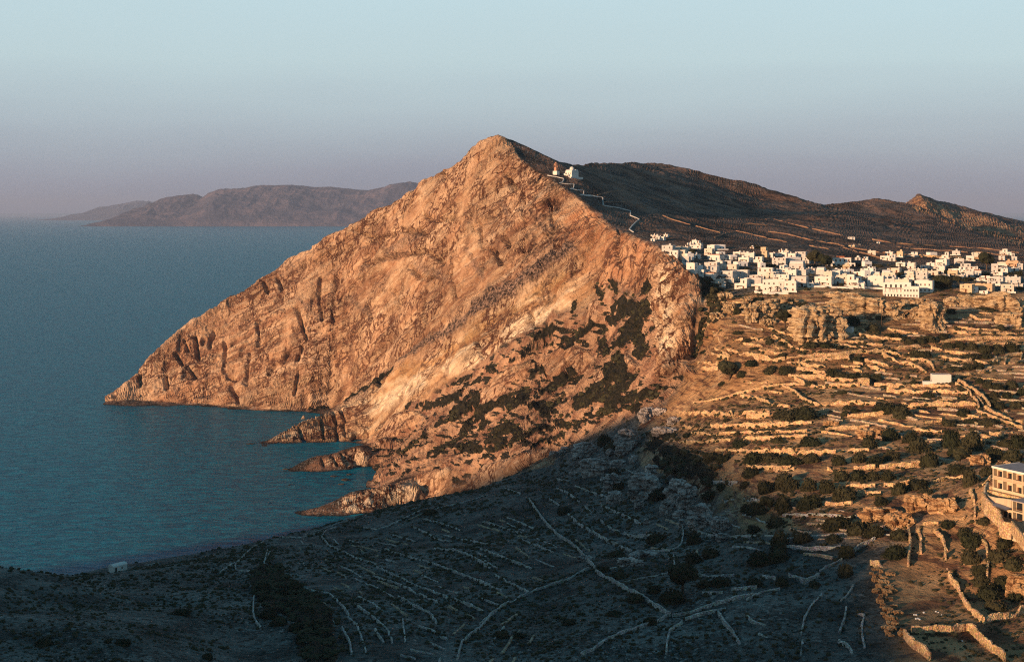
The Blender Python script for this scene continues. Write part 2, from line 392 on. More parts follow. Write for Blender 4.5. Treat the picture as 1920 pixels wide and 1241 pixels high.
for w, p in [(4,[(261,695),(262,722)]),(4,[(345,635),(350,655)]),(5,[(365,632),(372,674)]),(4,[(398,618),(391,648)]),(5,[(555,578),(574,632)]),(5,[(566,650),(557,672)]),
  (7,[(310,704),(313,728)]),(5,[(434,724),(446,756)]),(5,[(430,710),(441,711)]),(4,[(328,662),(342,684)]),(3,[(505,702),(520,680),(540,658)]),(4,[(354,690),(366,707)]),(4,[(495,528),(501,547)]),
  (4,[(518,518),(526,542)]),(5,[(828,318),(833,336)]),(3,[(660,430),(700,445),(742,440)]),(6,[(690,496),(720,486),(762,475)]),(6,[(765,480),(800,470),(830,492)]),(5,[(775,503),(786,521),(812,518)]),
  (7,[(755,432),(802,438)]),(4,[(685,460),(722,441)]),(5,[(800,404),(808,413)]),(4,[(820,416),(852,409)]),(8,[(945,440),(956,462)]),(9,[(950,328),(961,352)]),(6,[(925,470),(941,496)]),
  (3,[(880,385),(886,432)]),(3,[(566,498),(578,484)]),(3,[(1160,425),(1158,470),(1166,502)]),(5,[(1100,404),(1120,402),(1142,390)]),(3,[(1195,450),(1190,482)]),(3,[(1215,462),(1208,500)]),
  (4,[(700,520),(690,560),(700,600)]),(3,[(640,560),(650,620),(640,680)]),(3,[(790,560),(800,600)]),(4,[(850,470),(846,520),(856,560)]),(3,[(900,420),(910,470),(905,510)]),(3,[(980,360),(986,420),(980,470)]),
  (3,[(1030,380),(1036,420)]),(3,[(480,600),(486,650)]),(3,[(600,520),(596,560),(604,600)]),(4,[(738,546),(744,574)]),(3,[(997,588),(997,618)]),(4,[(896,632),(905,668)]),(3,[(772,650),(766,668)]),
  (5,[(705,705),(712,722)]),(4,[(1070,680),(1068,712)]),(3,[(560,700),(552,740)]),(3,[(470,660),(462,720)]),(3,[(420,640),(424,700)]),(5,[(598,836),(606,872)]),(4,[(638,845),(650,870)]),(3,[(620,850),(632,872)]),
  (3,[(600,790),(606,822)]),(3,[(625,775),(632,822)]),(3,[(640,770),(645,815)]),(3,[(560,805),(570,826)])]:
    stroke(cv_crack, p, w)
for w, p in [(20,[(1070,466),(1045,482),(1005,508),(960,540)]),(26,[(960,540),(935,552),(900,578)]),(18,[(900,578),(870,602),(840,622)]),(12,[(840,622),(800,642),(765,668)]),(7,[(765,668),(705,712),(680,738),(622,766)])]:
    stroke(cv_rub, p, w)
for w, p in [(6,[(645,752),(700,716),(740,694)]),(8,[(705,712),(735,690)]),(8,[(580,766),(612,764)]),
  (10,[(1000,640),(1040,610)]),(14,[(1060,650),(1090,625),(1112,608)]),(22,[(1150,602),(1175,582),(1215,572)]),(26,[(1165,642),(1185,612),(1215,582)]),(24,[(1160,582),(1182,574)]),(12,[(1210,545),(1226,525)]),
  (20,[(1130,640),(1134,657)]),(18,[(1060,640),(1066,652)]),(22,[(1195,630),(1212,645),(1200,662)]),(22,[(1140,700),(1160,672),(1170,692)]),(26,[(1090,752),(1120,732),(1160,710)]),
  (24,[(1100,746),(1150,742),(1182,708)]),(14,[(1080,700),(1060,715),(1020,735)]),(18,[(1020,772),(1050,752)]),(18,[(1185,746),(1230,738)]),(22,[(930,808),(956,802),(972,812)]),(24,[(922,836),(940,830)]),
  (8,[(905,856),(912,852)]),(18,[(960,762),(986,745)]),(14,[(1000,762),(1030,760)]),(14,[(1080,762),(1110,752)]),(16,[(1140,762),(1182,746)]),(7,[(1010,778),(1060,792),(1120,790)]),
  (18,[(858,846),(880,836),(896,842)]),(16,[(902,742),(900,772),(878,800)]),(12,[(878,800),(850,830),(806,852)]),(7,[(750,852),(820,800)]),(8,[(765,764),(772,756)]),(16,[(790,762),(830,756),(862,740)]),
  (8,[(870,726),(900,712)]),(7,[(850,722),(882,706)]),(12,[(1005,632),(1042,618)]),(22,[(850,782),(880,760),(892,742)]),(18,[(905,800),(918,770),(960,748),(992,734)]),(14,[(1002,702),(1012,690),(1032,702)]),
  (8,[(918,692),(942,700)]),(7,[(960,680),(1000,655),(1040,645)]),(8,[(820,800),(860,770)]),(8,[(1100,780),(1160,770),(1200,760)]),(10,[(960,830),(1010,805),(1060,800)]),(8,[(1000,840),(1060,815)]),
  (12,[(1170,560),(1160,580)]),(10,[(1080,570),(1076,585)]),(10,[(1120,540),(1130,560)]),(12,[(1150,530),(1156,545)]),(16,[(1310,535),(1330,560),(1340,590)]),(14,[(1330,530),(1350,560)])]:
    stroke(cv_scrub, p, w)
for pg in [[(890,765),(920,715),(960,690),(1002,678),(992,700),(950,730),(922,765),(915,788)],[(1018,672),(1080,650),(1110,660),(1120,680),(1100,700),(1045,722),(1030,700)],[(915,790),(920,750),(950,725),(962,735),(935,770)],
  [(1118,695),(1128,695),(1124,722),(1114,720)],[(1138,695),(1148,695),(1148,724),(1136,722)],[(704,800),(735,780),(790,772),(802,785),(760,815),(708,838)],[(1110,570),(1125,560),(1128,600),(1112,612),(1100,600)],
  [(1175,655),(1200,690),(1196,700),(1180,690)],[(640,770),(700,740),(702,820),(640,826),(560,828),(500,826),(560,795)],[(700,912),(782,895),(786,925),(740,948),(640,962),(640,930)],
  [(780,888),(850,880),(850,925),(800,940)],[(905,875),(1048,838),(1040,870),(900,905)]]:
    fillp(cv_slab, pg)
for w, p in [(20,[(690,735),(770,694),(830,664),(880,640)]),(26,[(880,640),(930,606),(985,575),(1060,530)]),(26,[(1010,545),(1060,520)]),(22,[(830,795),(795,825),(755,865),(700,890)])]:
    stroke(cv_ochre, p, w)
for w, p in [(34,[(960,628),(1010,600),(1065,578)]),(36,[(850,690),(880,672),(900,660)]),(30,[(690,765),(740,742),(790,718)]),(4,[(640,762),(700,732),(760,708)]),(4,[(800,672),(830,662)]),(4,[(900,628),(930,622)]),(4,[(970,575),(1030,556),(1080,545)]),
  (20,[(1262,530),(1264,600),(1258,690)])]:
    stroke(cv_pale, p, w)
for w, p in [(16,[(1262,520),(1270,600),(1262,690)]),(10,[(1240,560),(1238,660)])]: stroke(cv_pale, p, w, .8)
for w, p in [(14,[(510,824),(560,812),(620,800)]),(16,[(560,872),(600,866),(660,856),(705,852)]),(30,[(640,946),(700,932),(780,915)])]: stroke(cv_pale, p, w, .8)
for w, p in [(12,[(730,472),(790,442)]),(9,[(680,502),(762,472)]),(14,[(790,500),(832,520)]),(11,[(880,470),(905,520)]),(9,[(940,380),(962,420)]),(10,[(655,560),(700,590)]),(8,[(560,560),(600,600)]),(9,[(1000,400),(1030,440)])]: stroke(cv_rub, p, w, .6)
fillp(cv_ochre, [(1706,386),(1722,366),(1742,378),(1800,396),(1860,412),(1918,428),(1918,462),(1860,448),(1800,430),(1745,404),(1712,396)], .7)  # warm sunlight on the far ridge face, put into its colour
cv_fin = blank(); fillp(cv_fin, [(1236,505),(1262,490),(1292,512),(1312,545),(1300,600),(1296,650),(1306,706),(1232,712),(1240,640),(1234,570)])
for pg in [[(1706,386),(1722,366),(1742,378),(1800,396),(1860,412),(1918,428),(1918,462),(1860,448),(1800,430),(1745,404),(1712,396)]]: fillp(cv_slab, pg, .9)  # same far ridge face, brightened in the colour as if sunlit
for w, p in [(70,[(505,1095),(520,1115)]),(60,[(545,1125),(590,1165),(600,1235)]),(24,[(1225,835),(1290,862),(1330,892)]),(16,[(1240,870),(1300,895)]),(12,[(1215,815),(1260,820)]),(16,[(1325,540),(1345,570),(1335,600)]),(8,[(1318,600),(1312,650)])]: stroke(cv_scrub, p, w)
def blur2(a, n=1):
    return blur(a, n)
cv_fin = blur2(cv_fin, 4); cv_crack = blur2(cv_crack); cv_slab = blur2(cv_slab, 2); cv_ochre = blur2(cv_ochre, 3); cv_pale = blur2(cv_pale, 2); cv_rub = blur2(cv_rub)
def csamp(cv, u, v):
    fx = np.clip(u/2-.5, 0, 958.9); fy = np.clip(v/2-.5, 0, 619.9); i = fx.astype(np.int64); j = fy.astype(np.int64); fx = fx-i; fy = fy-j
    return (cv[j,i]*(1-fx)+cv[j,i+1]*fx)*(1-fy)+(cv[j+1,i]*(1-fx)+cv[j+1,i+1]*fx)*fy
# ------------------------------------------------------------------ gentle unevenness of open ground, then the traced dry-stone walls and the terraces they hold
_xs = (X0+G*np.arange(NX))[None, :]*np.ones((NY, 1)); _ys = (Y0+G*np.arange(NY))[:, None]*np.ones((1, NX))
_g2, _g1 = np.gradient(blur(hg, 2), G); _sl = np.hypot(_g1, _g2)
hg = (hg + fbm(_xs/42, _ys/42, hg*0, 4, .5)*2.0*np.clip(1.3-_sl*1.6, 0, 1)*np.clip((hg-2)/10, 0, 1)).astype(np.float32)
REG = {'T3':(1300,560,.16684),'T4':(1600,560,.16684),'T7':(1200,760,.16684),'R7':(1400,640,.27083),'R8':(1400,905,.27083),'A2':(900,740,.27083),
       'A3':(900,905,.27083),'A4':(400,905,.27083),'A5':(0,905,.27083),'Z1':(960,230,.25),'Z2':(1440,340,.25),'V6':(1220,430,.13542),'V7':(1460,430,.13542),'V8':(1660,430,.13542)}
WT = """
T3 r2.2 70,330 190,350 280,420 380,470 470,490 560,470
T3 r2.4 200,360 270,440 310,530 380,590 480,610 600,640 720,670 850,690 1030,690
T3 r1.6 240,570 320,600 410,650
T3 r1.8 150,620 250,640 400,660
T3 r2 560,510 650,530 780,550
T3 r2 830,540 930,570 1050,590
T3 r2 740,590 850,620 1000,640
T3 r1.6 850,340 950,370 1030,405
T3 r1.6 650,460 790,475
T3 r1.8 880,420 960,450 1040,500 1100,560 1190,590
T3 r1.6 1060,410 1180,450 1300,470
T3 r1.6 1330,480 1500,475 1700,490 1910,500
T3 r2 1200,590 1400,610 1600,600
T3 r2 1620,540 1760,550 1910,560
T3 r2.4 1050,690 1200,670 1400,650 1600,640 1910,600
T3 r1.4 1050,725 1250,700 1500,680 1750,660
T3 r2 0,745 130,740 280,735
T3 r1.6 100,790 280,790
T3 r2.2 1200,745 1340,770 1490,790
T3 r2 1160,800 1300,800 1400,830 1490,850 1490,900 1600,925 1850,930
T3 r1.8 1070,880 1200,885 1480,880
T3 r1.6 600,960 830,965
T3 w1.2 0,1185 150,1170 350,1130 480,1080 620,1050 800,1010 1000,985 1250,970
T3 w1.4 1140,910 1230,950 1290,990 1400,1010
T3 r2.4 1410,1000 1640,985 1850,980
T3 w1.5 1010,1000 1140,1050 1200,1120 1330,1190
T3 w1.5 530,1110 720,1130 860,1190 1080,1235
T3 r1.3 850,1050 1000,1070
T3 r2.6 1350,1190 1600,1185 1900,1180
T3 r1.5 230,60 350,65
T3 r1.4 140,220 360,200
T3 w1 1740,640 1750,700
T3 w1 1185,710 1200,775
T4 r1.8 100,360 200,390 290,395
T4 r2 30,390 150,430 300,450 440,465 550,480
T4 r1.8 390,350 500,375 620,395 730,405
T4 r1.8 0,500 150,515 330,540
T4 r1.4 0,550 150,560
T4 r2.2 0,620 300,590 600,560 800,530 970,500
T4 r1.8 980,490 1160,470 1400,450 1700,440 1910,450
T4 r2 1110,370 1250,400 1500,405 1700,400 1910,395
T4 r1.8 1170,335 1400,360 1640,370
T4 r1.8 1290,190 1400,240 1550,250
T4 r1.6 1410,170 1550,180
T4 r1.6 1650,190 1900,190
T4 r2 370,600 500,640 650,690 830,710 890,760 910,820
T4 r2 330,620 400,680 500,710 650,740 730,780 820,840
T4 r2 130,710 300,740 470,790
T4 r1.8 160,770 250,790 360,820
T4 r1.6 0,730 110,745
T4 r1.6 0,810 100,830
T4 r1.8 880,560 1000,590
T4 r1.8 1030,600 1200,620 1350,635
T4 r2 1000,660 1100,690 1250,710 1330,700
T4 w1.2 1370,710 1450,735 1500,740 1600,700 1730,660 1900,630
T4 w1 1620,710 1610,745
T4 w1 1720,690 1700,745
T4 w1.2 1900,640 1880,700
T4 w1.2 1750,740 1850,730 1910,710
T4 w1.4 1140,890 1250,870 1480,835
T4 r1.6 1440,910 1730,920
T4 r2.4 240,975 450,985 800,995 1100,990
T4 w1.5 1150,975 1240,1010 1300,1060 1350,1120 1400,1180 1410,1240
T4 w1.8 1140,920 1230,970 1330,1030 1420,1090 1480,1140 1540,1240
T4 r2.6 380,1040 600,1060 850,1060
T4 r2.4 900,1050 1100,1060 1290,1080
T4 r1.6 240,1130 440,1145
T4 r2.6 0,1180 260,1200
T4 r2.8 540,1210 800,1205 1000,1200 1390,1205
T4 r1 1550,1105 1700,1110
R7 r2.6 0,520 160,520
R7 r2 0,590 100,580 300,575 450,570
R7 r1.4 0,675 150,670
R7 r2 530,615 700,605 850,600
R7 r2.2 700,525 950,510
R7 r2.4 1150,620 1350,635
R7 r1.6 1240,570 1350,560
R7 r2.2 0,770 200,765 400,770 620,775
R7 r1.6 660,760 850,760
R7 r2 560,890 690,905
R7 r2 740,890 890,880
R7 r2.4 920,880 1050,865 1230,850
R7 r1.6 0,870 150,880 330,890
R7 r2 600,1000 890,1010
R7 r2 950,1005 1150,985
R7 r2.4 1280,990 1400,965 1530,950
R7 r2 770,1060 930,1060
R7 r1.8 540,1130 730,1130
R7 r1.6 250,1210 500,1205 780,1220
R7 w1.3 1590,490 1700,530 1800,575 1910,610
R7 w1.3 1600,400 1640,450 1700,500 1800,540 1910,575
R7 r2 1680,650 1840,640
R7 w1.4 1560,1030 1650,990 1700,960
R7 w1.5 1545,1045 1570,1100 1585,1180 1580,1240
R7 r2 1690,830 1800,850 1850,870
T7 r3 420,110 700,100 1000,110 1460,105
T7 r2.2 800,240 1100,235 1500,225 1650,210
T7 r2 480,250 700,270
T7 r1.6 580,320 900,325 1200,315 1550,305 1880,300
T7 r1.6 110,410 300,420 600,420 900,400 1020,400
T7 r1.8 1150,380 1500,370 1880,360
T7 r2 1280,520 1450,520 1600,530 1900,520
T7 r1.4 850,510 1200,515
T7 r1.8 540,710 700,720
T7 r1.8 1350,710 1700,710
T7 r1.8 640,850 800,870 1100,880
T7 r1.6 950,1090 1200,1070 1500,1070
T7 r1.4 660,1110 800,1150
A2 w1.2 165,650 280,690
A2 r1.8 530,650 620,690 690,750
A2 r2 660,640 780,685 880,710
A2 r1.4 480,720 550,770
A2 r1.4 730,785 775,820
A2 r2 610,830 700,910 800,970 900,1020 1050,1090
A2 r1.6 840,770 950,820 1060,870 1120,900
A2 r1.6 835,875 900,930 980,965 1080,985 1215,975
A2 w1.8 340,730 400,820 460,900 540,980 620,1030 680,1080 740,1150 800,1210
A2 w1.4 1400,910 1410,980 1390,1060 1330,1085
A2 w1.2 1080,1100 1200,1090 1320,1085
A2 r1.4 1510,950 1600,980 1750,990 1915,980
A2 r1.2 525,585 620,600
A2 r1 175,850 260,880 400,940
A2 r1.2 20,885 100,900 200,940 300,965
A2 r1.4 270,1000 400,1050 510,1100
A2 r1.4 5,1070 150,1125 360,1210
A2 r1.4 0,1135 120,1210
A2 w1 990,510 1060,550 1115,585
A3 w1.8 800,620 900,680 1020,750 1150,820 1250,890 1320,930
A3 w1.2 760,600 670,640 610,680 450,730 300,790 180,850 90,910 0,990
A3 r1.2 100,640 200,690 340,765
A3 r1 0,690 150,750
A3 r1 0,800 130,855
A3 w1.2 1310,920 1250,960 1100,1010 980,1050 850,1110 780,1170 700,1200
A3 w1.2 1400,980 1310,1040 1295,1130 1290,1200
A3 w1.4 1330,930 1450,915 1600,860 1750,815 1915,785
A3 w1.2 1420,960 1550,915 1700,880
A3 r1.4 1650,900 1700,980 1760,1050 1800,1120
A3 r1.4 1540,770 1680,770
A3 w1.2 1740,750 1915,735
A3 r1.6 1500,650 1760,650
A3 r1 1000,690 1150,665 1350,620
A3 r1 1340,500 1350,600 1375,625
A3 r1 900,600 1000,580 1130,545
A4 w1 350,410 260,460 200,520 150,570 155,610 250,615 310,650 300,740 280,800 275,900 290,960 330,1010
A4 w1 40,630 110,580 150,560
A4 w1 750,380 770,340 850,310
A4 w1.2 750,380 800,440 900,480 990,530 1130,570
A4 r1.6 1130,590 1200,620 1290,660 1400,720 1500,750 1620,800 1750,840 1870,900
A4 r1.2 1110,650 1250,690 1400,760 1550,830
A4 r1.2 990,680 1130,730 1250,800
A4 r1.2 1380,310 1480,350 1530,390 1650,410
A4 r1.2 1450,250 1600,290 1710,330
A4 r1.4 1590,370 1750,400 1900,430
A4 r1.6 1530,460 1680,470 1800,520 1920,590
A4 r1.4 1450,540 1600,590 1750,650 1920,710
A4 r1.2 1190,460 1300,500 1440,540
A4 r1 930,400 1010,420
A4 r1 1230,360 1400,410
A4 w1 460,380 600,385 740,350
A4 w1 375,470 350,570 500,610
A4 w1 1000,310 1130,330 1200,310 1280,270 1430,200
A4 w1 1550,180 1700,150 1900,90
A4 r1.2 1000,790 1100,840 1180,900
A4 r1.2 640,740 800,770 880,840 940,920
A4 r1.2 980,850 1050,890 1150,970 1210,1030 1240,1110
A4 r1.2 930,930 1000,1000 1030,1090 1060,1190
A4 r1.2 890,1010 940,1090 960,1200
A4 r1 1120,1020 1180,1110
A4 r1.2 1280,790 1400,860 1500,900 1550,980
A4 r1 1310,950 1330,1110
A4 r1.2 1420,1000 1530,1030 1620,1090
A4 r1 1500,1110 1600,1160
A4 r1 1300,1200 1400,1230
A4 r1 500,970 620,990 680,1050
A4 r1 640,1100 680,1200
A4 r1 760,980 800,1120 820,1230
A4 w1 290,850 420,845
A4 w1.2 1920,930 1850,1010 1720,1110 1690,1230
A5 w.9 830,600 950,590
A5 w.9 1000,580 1100,560
A5 w.9 1870,480 1825,560
R8 w1.4 1120,330 1135,430 1125,510 1120,590
R8 r1.6 1190,340 1210,400 1205,500
R8 w1.6 1300,350 1350,400 1385,480
R8 w1.8 1375,510 1390,600 1410,690 1470,760 1510,850 1560,910 1630,975
R8 w1.2 1620,400 1660,450 1675,550 1665,680
R8 w1.8 1140,1045 1300,1045 1450,1040 1530,1025
R8 w1.8 1640,980 1750,955 1850,935 1915,905
R8 w2.4 1530,1030 1620,1110 1700,1180 1790,1240
R8 w2.2 1090,1070 1130,1130 1200,1180 1270,1240
R8 w1 1220,300 1330,290
R8 r2 860,570 950,590
R8 r1.8 270,450 450,465 650,455
R8 r2 730,490 800,430 890,400
R8 r2.4 110,650 200,680
R8 r2.4 290,650 400,690 500,650
R8 r2 510,620 600,570 660,540
R8 r1.6 0,820 100,770 230,745
R8 r1.6 650,830 700,790 740,720
R8 r1.8 640,1050 680,950 690,880
R8 r1.8 380,1060 400,950 450,860 520,790
R8 r1.6 770,930 820,920 800,1000 800,1080 820,1150
R8 r1.4 380,1200 390,1100
R8 r1.4 640,1100 700,1130 730,1180
R8 r1.4 0,930 60,980 130,1000
R8 r1.2 80,1050 150,1080
Z1 w1.4 640,550 750,520 830,510
Z1 w1.2 690,600 860,600
Z1 w1.2 930,620 1010,650
Z1 w1.4 1130,540 1250,590 1380,655 1430,655
Z1 w1.6 1130,700 1200,730 1340,770
Z1 w1.6 1380,780 1560,830
Z1 w1.8 1500,650 1700,700
Z1 w1.6 1650,660 1850,690 1910,735
Z1 w1.6 1740,755 1920,775
Z1 w1.4 1520,865 1600,835 1670,820
Z1 w1.6 1680,815 1920,870
Z1 w1.2 1000,560 1200,600 1380,650
Z2 w2 0,280 200,330 400,375 560,410
Z2 w1.6 0,380 150,400 300,440 500,470 570,490
Z2 w2 780,440 900,460 1100,480 1400,495 1600,505 1880,540
Z2 w1.8 620,500 780,530 950,550 1160,570
Z2 w1.4 940,490 1100,510 1400,525 1500,535
Z2 w1.6 1560,535 1800,560
Z2 w1.6 560,500 700,540 850,580 960,600
Z2 w1.6 1060,560 1300,575 1580,585
Z2 w1.4 310,485 450,510
Z2 w1.8 1290,390 1340,375 1400,380 1470,400 1380,410 1300,395
Z2 w1.4 0,430 150,460
"""
def trace(reg, s):
    ox, oy, k = REG[reg]
    return [(ox+float(a.split(',')[0])*k, oy+float(a.split(',')[1])*k) for a in s]
def dhit(u, v):                             # quick ground hit through the depth map
    d = float(csamp(_dm, np.float64(u), np.float64(v)))
    if d > 5000: return None
    return ((u-960)/F*d, d)
def drape(px, step):                        # pixels -> evenly spaced plan points on the ground
    pp = []
    for (ua, va), (ub, vb) in zip(px[:-1], px[1:]):
        n = max(1, int(math.hypot(ub-ua, vb-va)/2.5))
        for i in range(n): 
            q = dhit(ua+(ub-ua)*i/n, va+(vb-va)*i/n)
            if q: pp.append(q)
    q = dhit(*px[-1])
    if q: pp.append(q)
    if len(pp) < 3: return pp
    a = np.array(pp); b = a.copy()
    for i in range(1, len(a)-1):            # median filter against jumps behind small crests
        b[i] = np.median(a[max(0, i-2):i+3], axis=0)
    for _ in range(2): b[1:-1] = (b[:-2]+2*b[1:-1]+b[2:])/4
    s = np.concatenate([[0], np.cumsum(np.hypot(*np.diff(b, axis=0).T))])
    n = max(2, int(s[-1]/step)); t = np.linspace(0, s[-1], n+1)
    return np.stack([np.interp(t, s, b[:, 0]), np.interp(t, s, b[:, 1])], 1)
_dm = depth_map()
walls = []
for ln in WT.strip().splitlines():
    f = ln.split(); kind = f[1][0]; hgt = float(f[1][1:]); px = trace(f[0], f[2:])
    pl = drape(px, 1.0)
    if len(pl) > 2: walls.append(dict(kind=kind, h=hgt, px=px, pl=np.asarray(pl)))
delta = np.zeros_like(hg)
for w_ in walls:
    if w_['kind'] != 'r': continue
    pl = w_['pl'][::2]; h = w_['h']; Lr = max(8.0, 5*h)
    i0 = max(0, int((pl[:,0].min()-Lr-X0)/G)); i1 = int((pl[:,0].max()+Lr-X0)/G)+2
    j0 = max(0, int((pl[:,1].min()-Lr-Y0)/G)); j1 = int((pl[:,1].max()+Lr-Y0)/G)+2
    xs = (X0+G*np.arange(i0, i1))[None, :, None]; ys = (Y0+G*np.arange(j0, j1))[:, None, None]
    d2 = (xs-pl[:,0])**2+(ys-pl[:,1])**2; k = d2.argmin(-1); dist = np.sqrt(d2.min(-1))
    tn = np.gradient(pl, axis=0); tn /= np.linalg.norm(tn, axis=1)[:, None]+1e-9
    nn = np.stack([-tn[:,1], tn[:,0]], 1)
    cx, cy = pl[len(pl)//2]; nm = nn.mean(0)
    up = samp(hg, cx+nm[0]*6, cy+nm[1]*6)-samp(hg, cx-nm[0]*6, cy-nm[1]*6)
    sg = 1.0 if (up >= 0 if abs(up) > .5 else nm[1] > 0) else -1.0
    w_['side'] = sg
    sd = ((xs[..., 0]-pl[k,0])*nn[k,0]+(ys[..., 0]-pl[k,1])*nn[k,1])*sg
    endf = np.clip(1-np.maximum(dist-np.abs(sd), 0)/2.5, 0, 1)*np.clip(np.minimum(k, len(pl)-1-k)/3+.4, 0, 1)
    delta[j0:j1, i0:i1] += np.where(sd > 0, 1, -1)*h/2*np.clip(1-dist/Lr, 0, 1)*endf
hg0 = hg.copy(); hg = (hg+np.clip(delta, -2.2, 2.2)).astype(np.float32)
# ------------------------------------------------------------------ region masks in plan (what grows or lies where)
def poly_mask(poly, soft=2):
    px = np.array([p[0] for p in poly]); py = np.array([p[1] for p in poly])
    i0 = max(0, int((px.min()-X0)/G)-2); i1 = min(NX, int((px.max()-X0)/G)+3)
    j0 = max(0, int((py.min()-Y0)/G)-2); j1 = min(NY, int((py.max()-Y0)/G)+3)
    m = np.zeros((NY, NX), np.float32)
    xs = (X0+G*np.arange(i0, i1))[None, :]; ys = (Y0+G*np.arange(j0, j1))[:, None]
    ins = np.zeros((j1-j0, i1-i0), bool)
    for k in range(len(poly)):
        xa, ya, xb, yb = px[k-1], py[k-1], px[k], py[k]
        if ya == yb: continue
        ins ^= ((ya > ys) != (yb > ys)) & (xs < (xb-xa)*(ys-ya)/(yb-ya)+xa)
    m[j0:j1, i0:i1] = ins
    return blur(m, soft) if soft else m
gy_, gx_ = np.gradient(blur(hg, 2), G)
slope = np.sqrt(gx_**2+gy_**2)
m_face = poly_mask([q[:2] for q in L((100,790,1740),(250,650,1900),(600,430,1950),(930,240,1480),(1000,310,1390),(1112,385,1262),(1240,465,1025),(1330,540,860),(1300,560,872),(1228,540,1000),(1150,545,1110),(1075,470,1214),(900,590,1330),(700,715,1560),(620,775,1680))], 3)
m_band = poly_mask([q[:2] for q in L((500,840,1400),(640,765,1650),(800,672,1410),(930,592,1310),(1090,525,1200),(1130,565,1135),(1060,600,1150),(960,660,1200),(870,722,1280),(760,782,1370),(690,830,1435))], 2)
m_talus = poly_mask([q[:2] for q in L((690,905,1220),(700,830,1440),(870,715,1300),(1060,595,1165),(1150,545,1115),(1230,530,1010),(1320,700,838),(1245,760,812),(1050,846,955),(900,885,1100))], 4)
m_red = poly_mask([q[:2] for q in L((1065,430,1290),(1112,385,1262),(1240,465,1025),(1235,530,1000),(1150,545,1105),(1075,500,1190))], 5)
m_but = poly_mask([q[:2] for q in L((1215,500,1010),(1265,480,970),(1320,545,868),(1330,600,862),(1305,712,835),(1215,712,860))], 3)
m_terr = poly_mask([q[:2] for q in L((1300,548,872),(1920,545,875),(2300,545,875),(2300,900,520),(1900,880,480),(1650,1000,440),(1400,1000,500),(1330,890,600),(1220,800,800),(1300,705,830))], 4)
m_terr2 = poly_mask([q[:2] for q in L((1645,1062,424),(1700,985,450),(1880,900,475),(2300,900,520),(2300,1500,280),(1690,1500,280),(1690,1200,355))], 3)
m_terr = np.maximum(m_terr, m_terr2)
m_rim = poly_mask([q[:2] for q in L((1040,840,960),(1100,830,880),(1190,870,745),(1290,915,650),(1380,985,560),(1370,1000,535),(1290,1000,560),(1220,940,640),(1120,900,740),(1040,868,860))], 3)
far_f = np.clip((np.arange(NY)*G+Y0-1500)/600, 0, 1)[:, None]*np.ones((1, NX))
def sstep(a, b, x):
    t = np.clip((x-a)/(b-a), 0, 1); return t*t*(3-2*t)
rockm = np.clip(sstep(0.55, 0.95, slope) + m_face*sstep(0.3, 0.6, slope)+m_band*sstep(.3,.6,slope)+m_but, 0, 1)
rockm = blur(rockm*(1-0.6*m_terr)*(1-0.35*m_talus), 2)

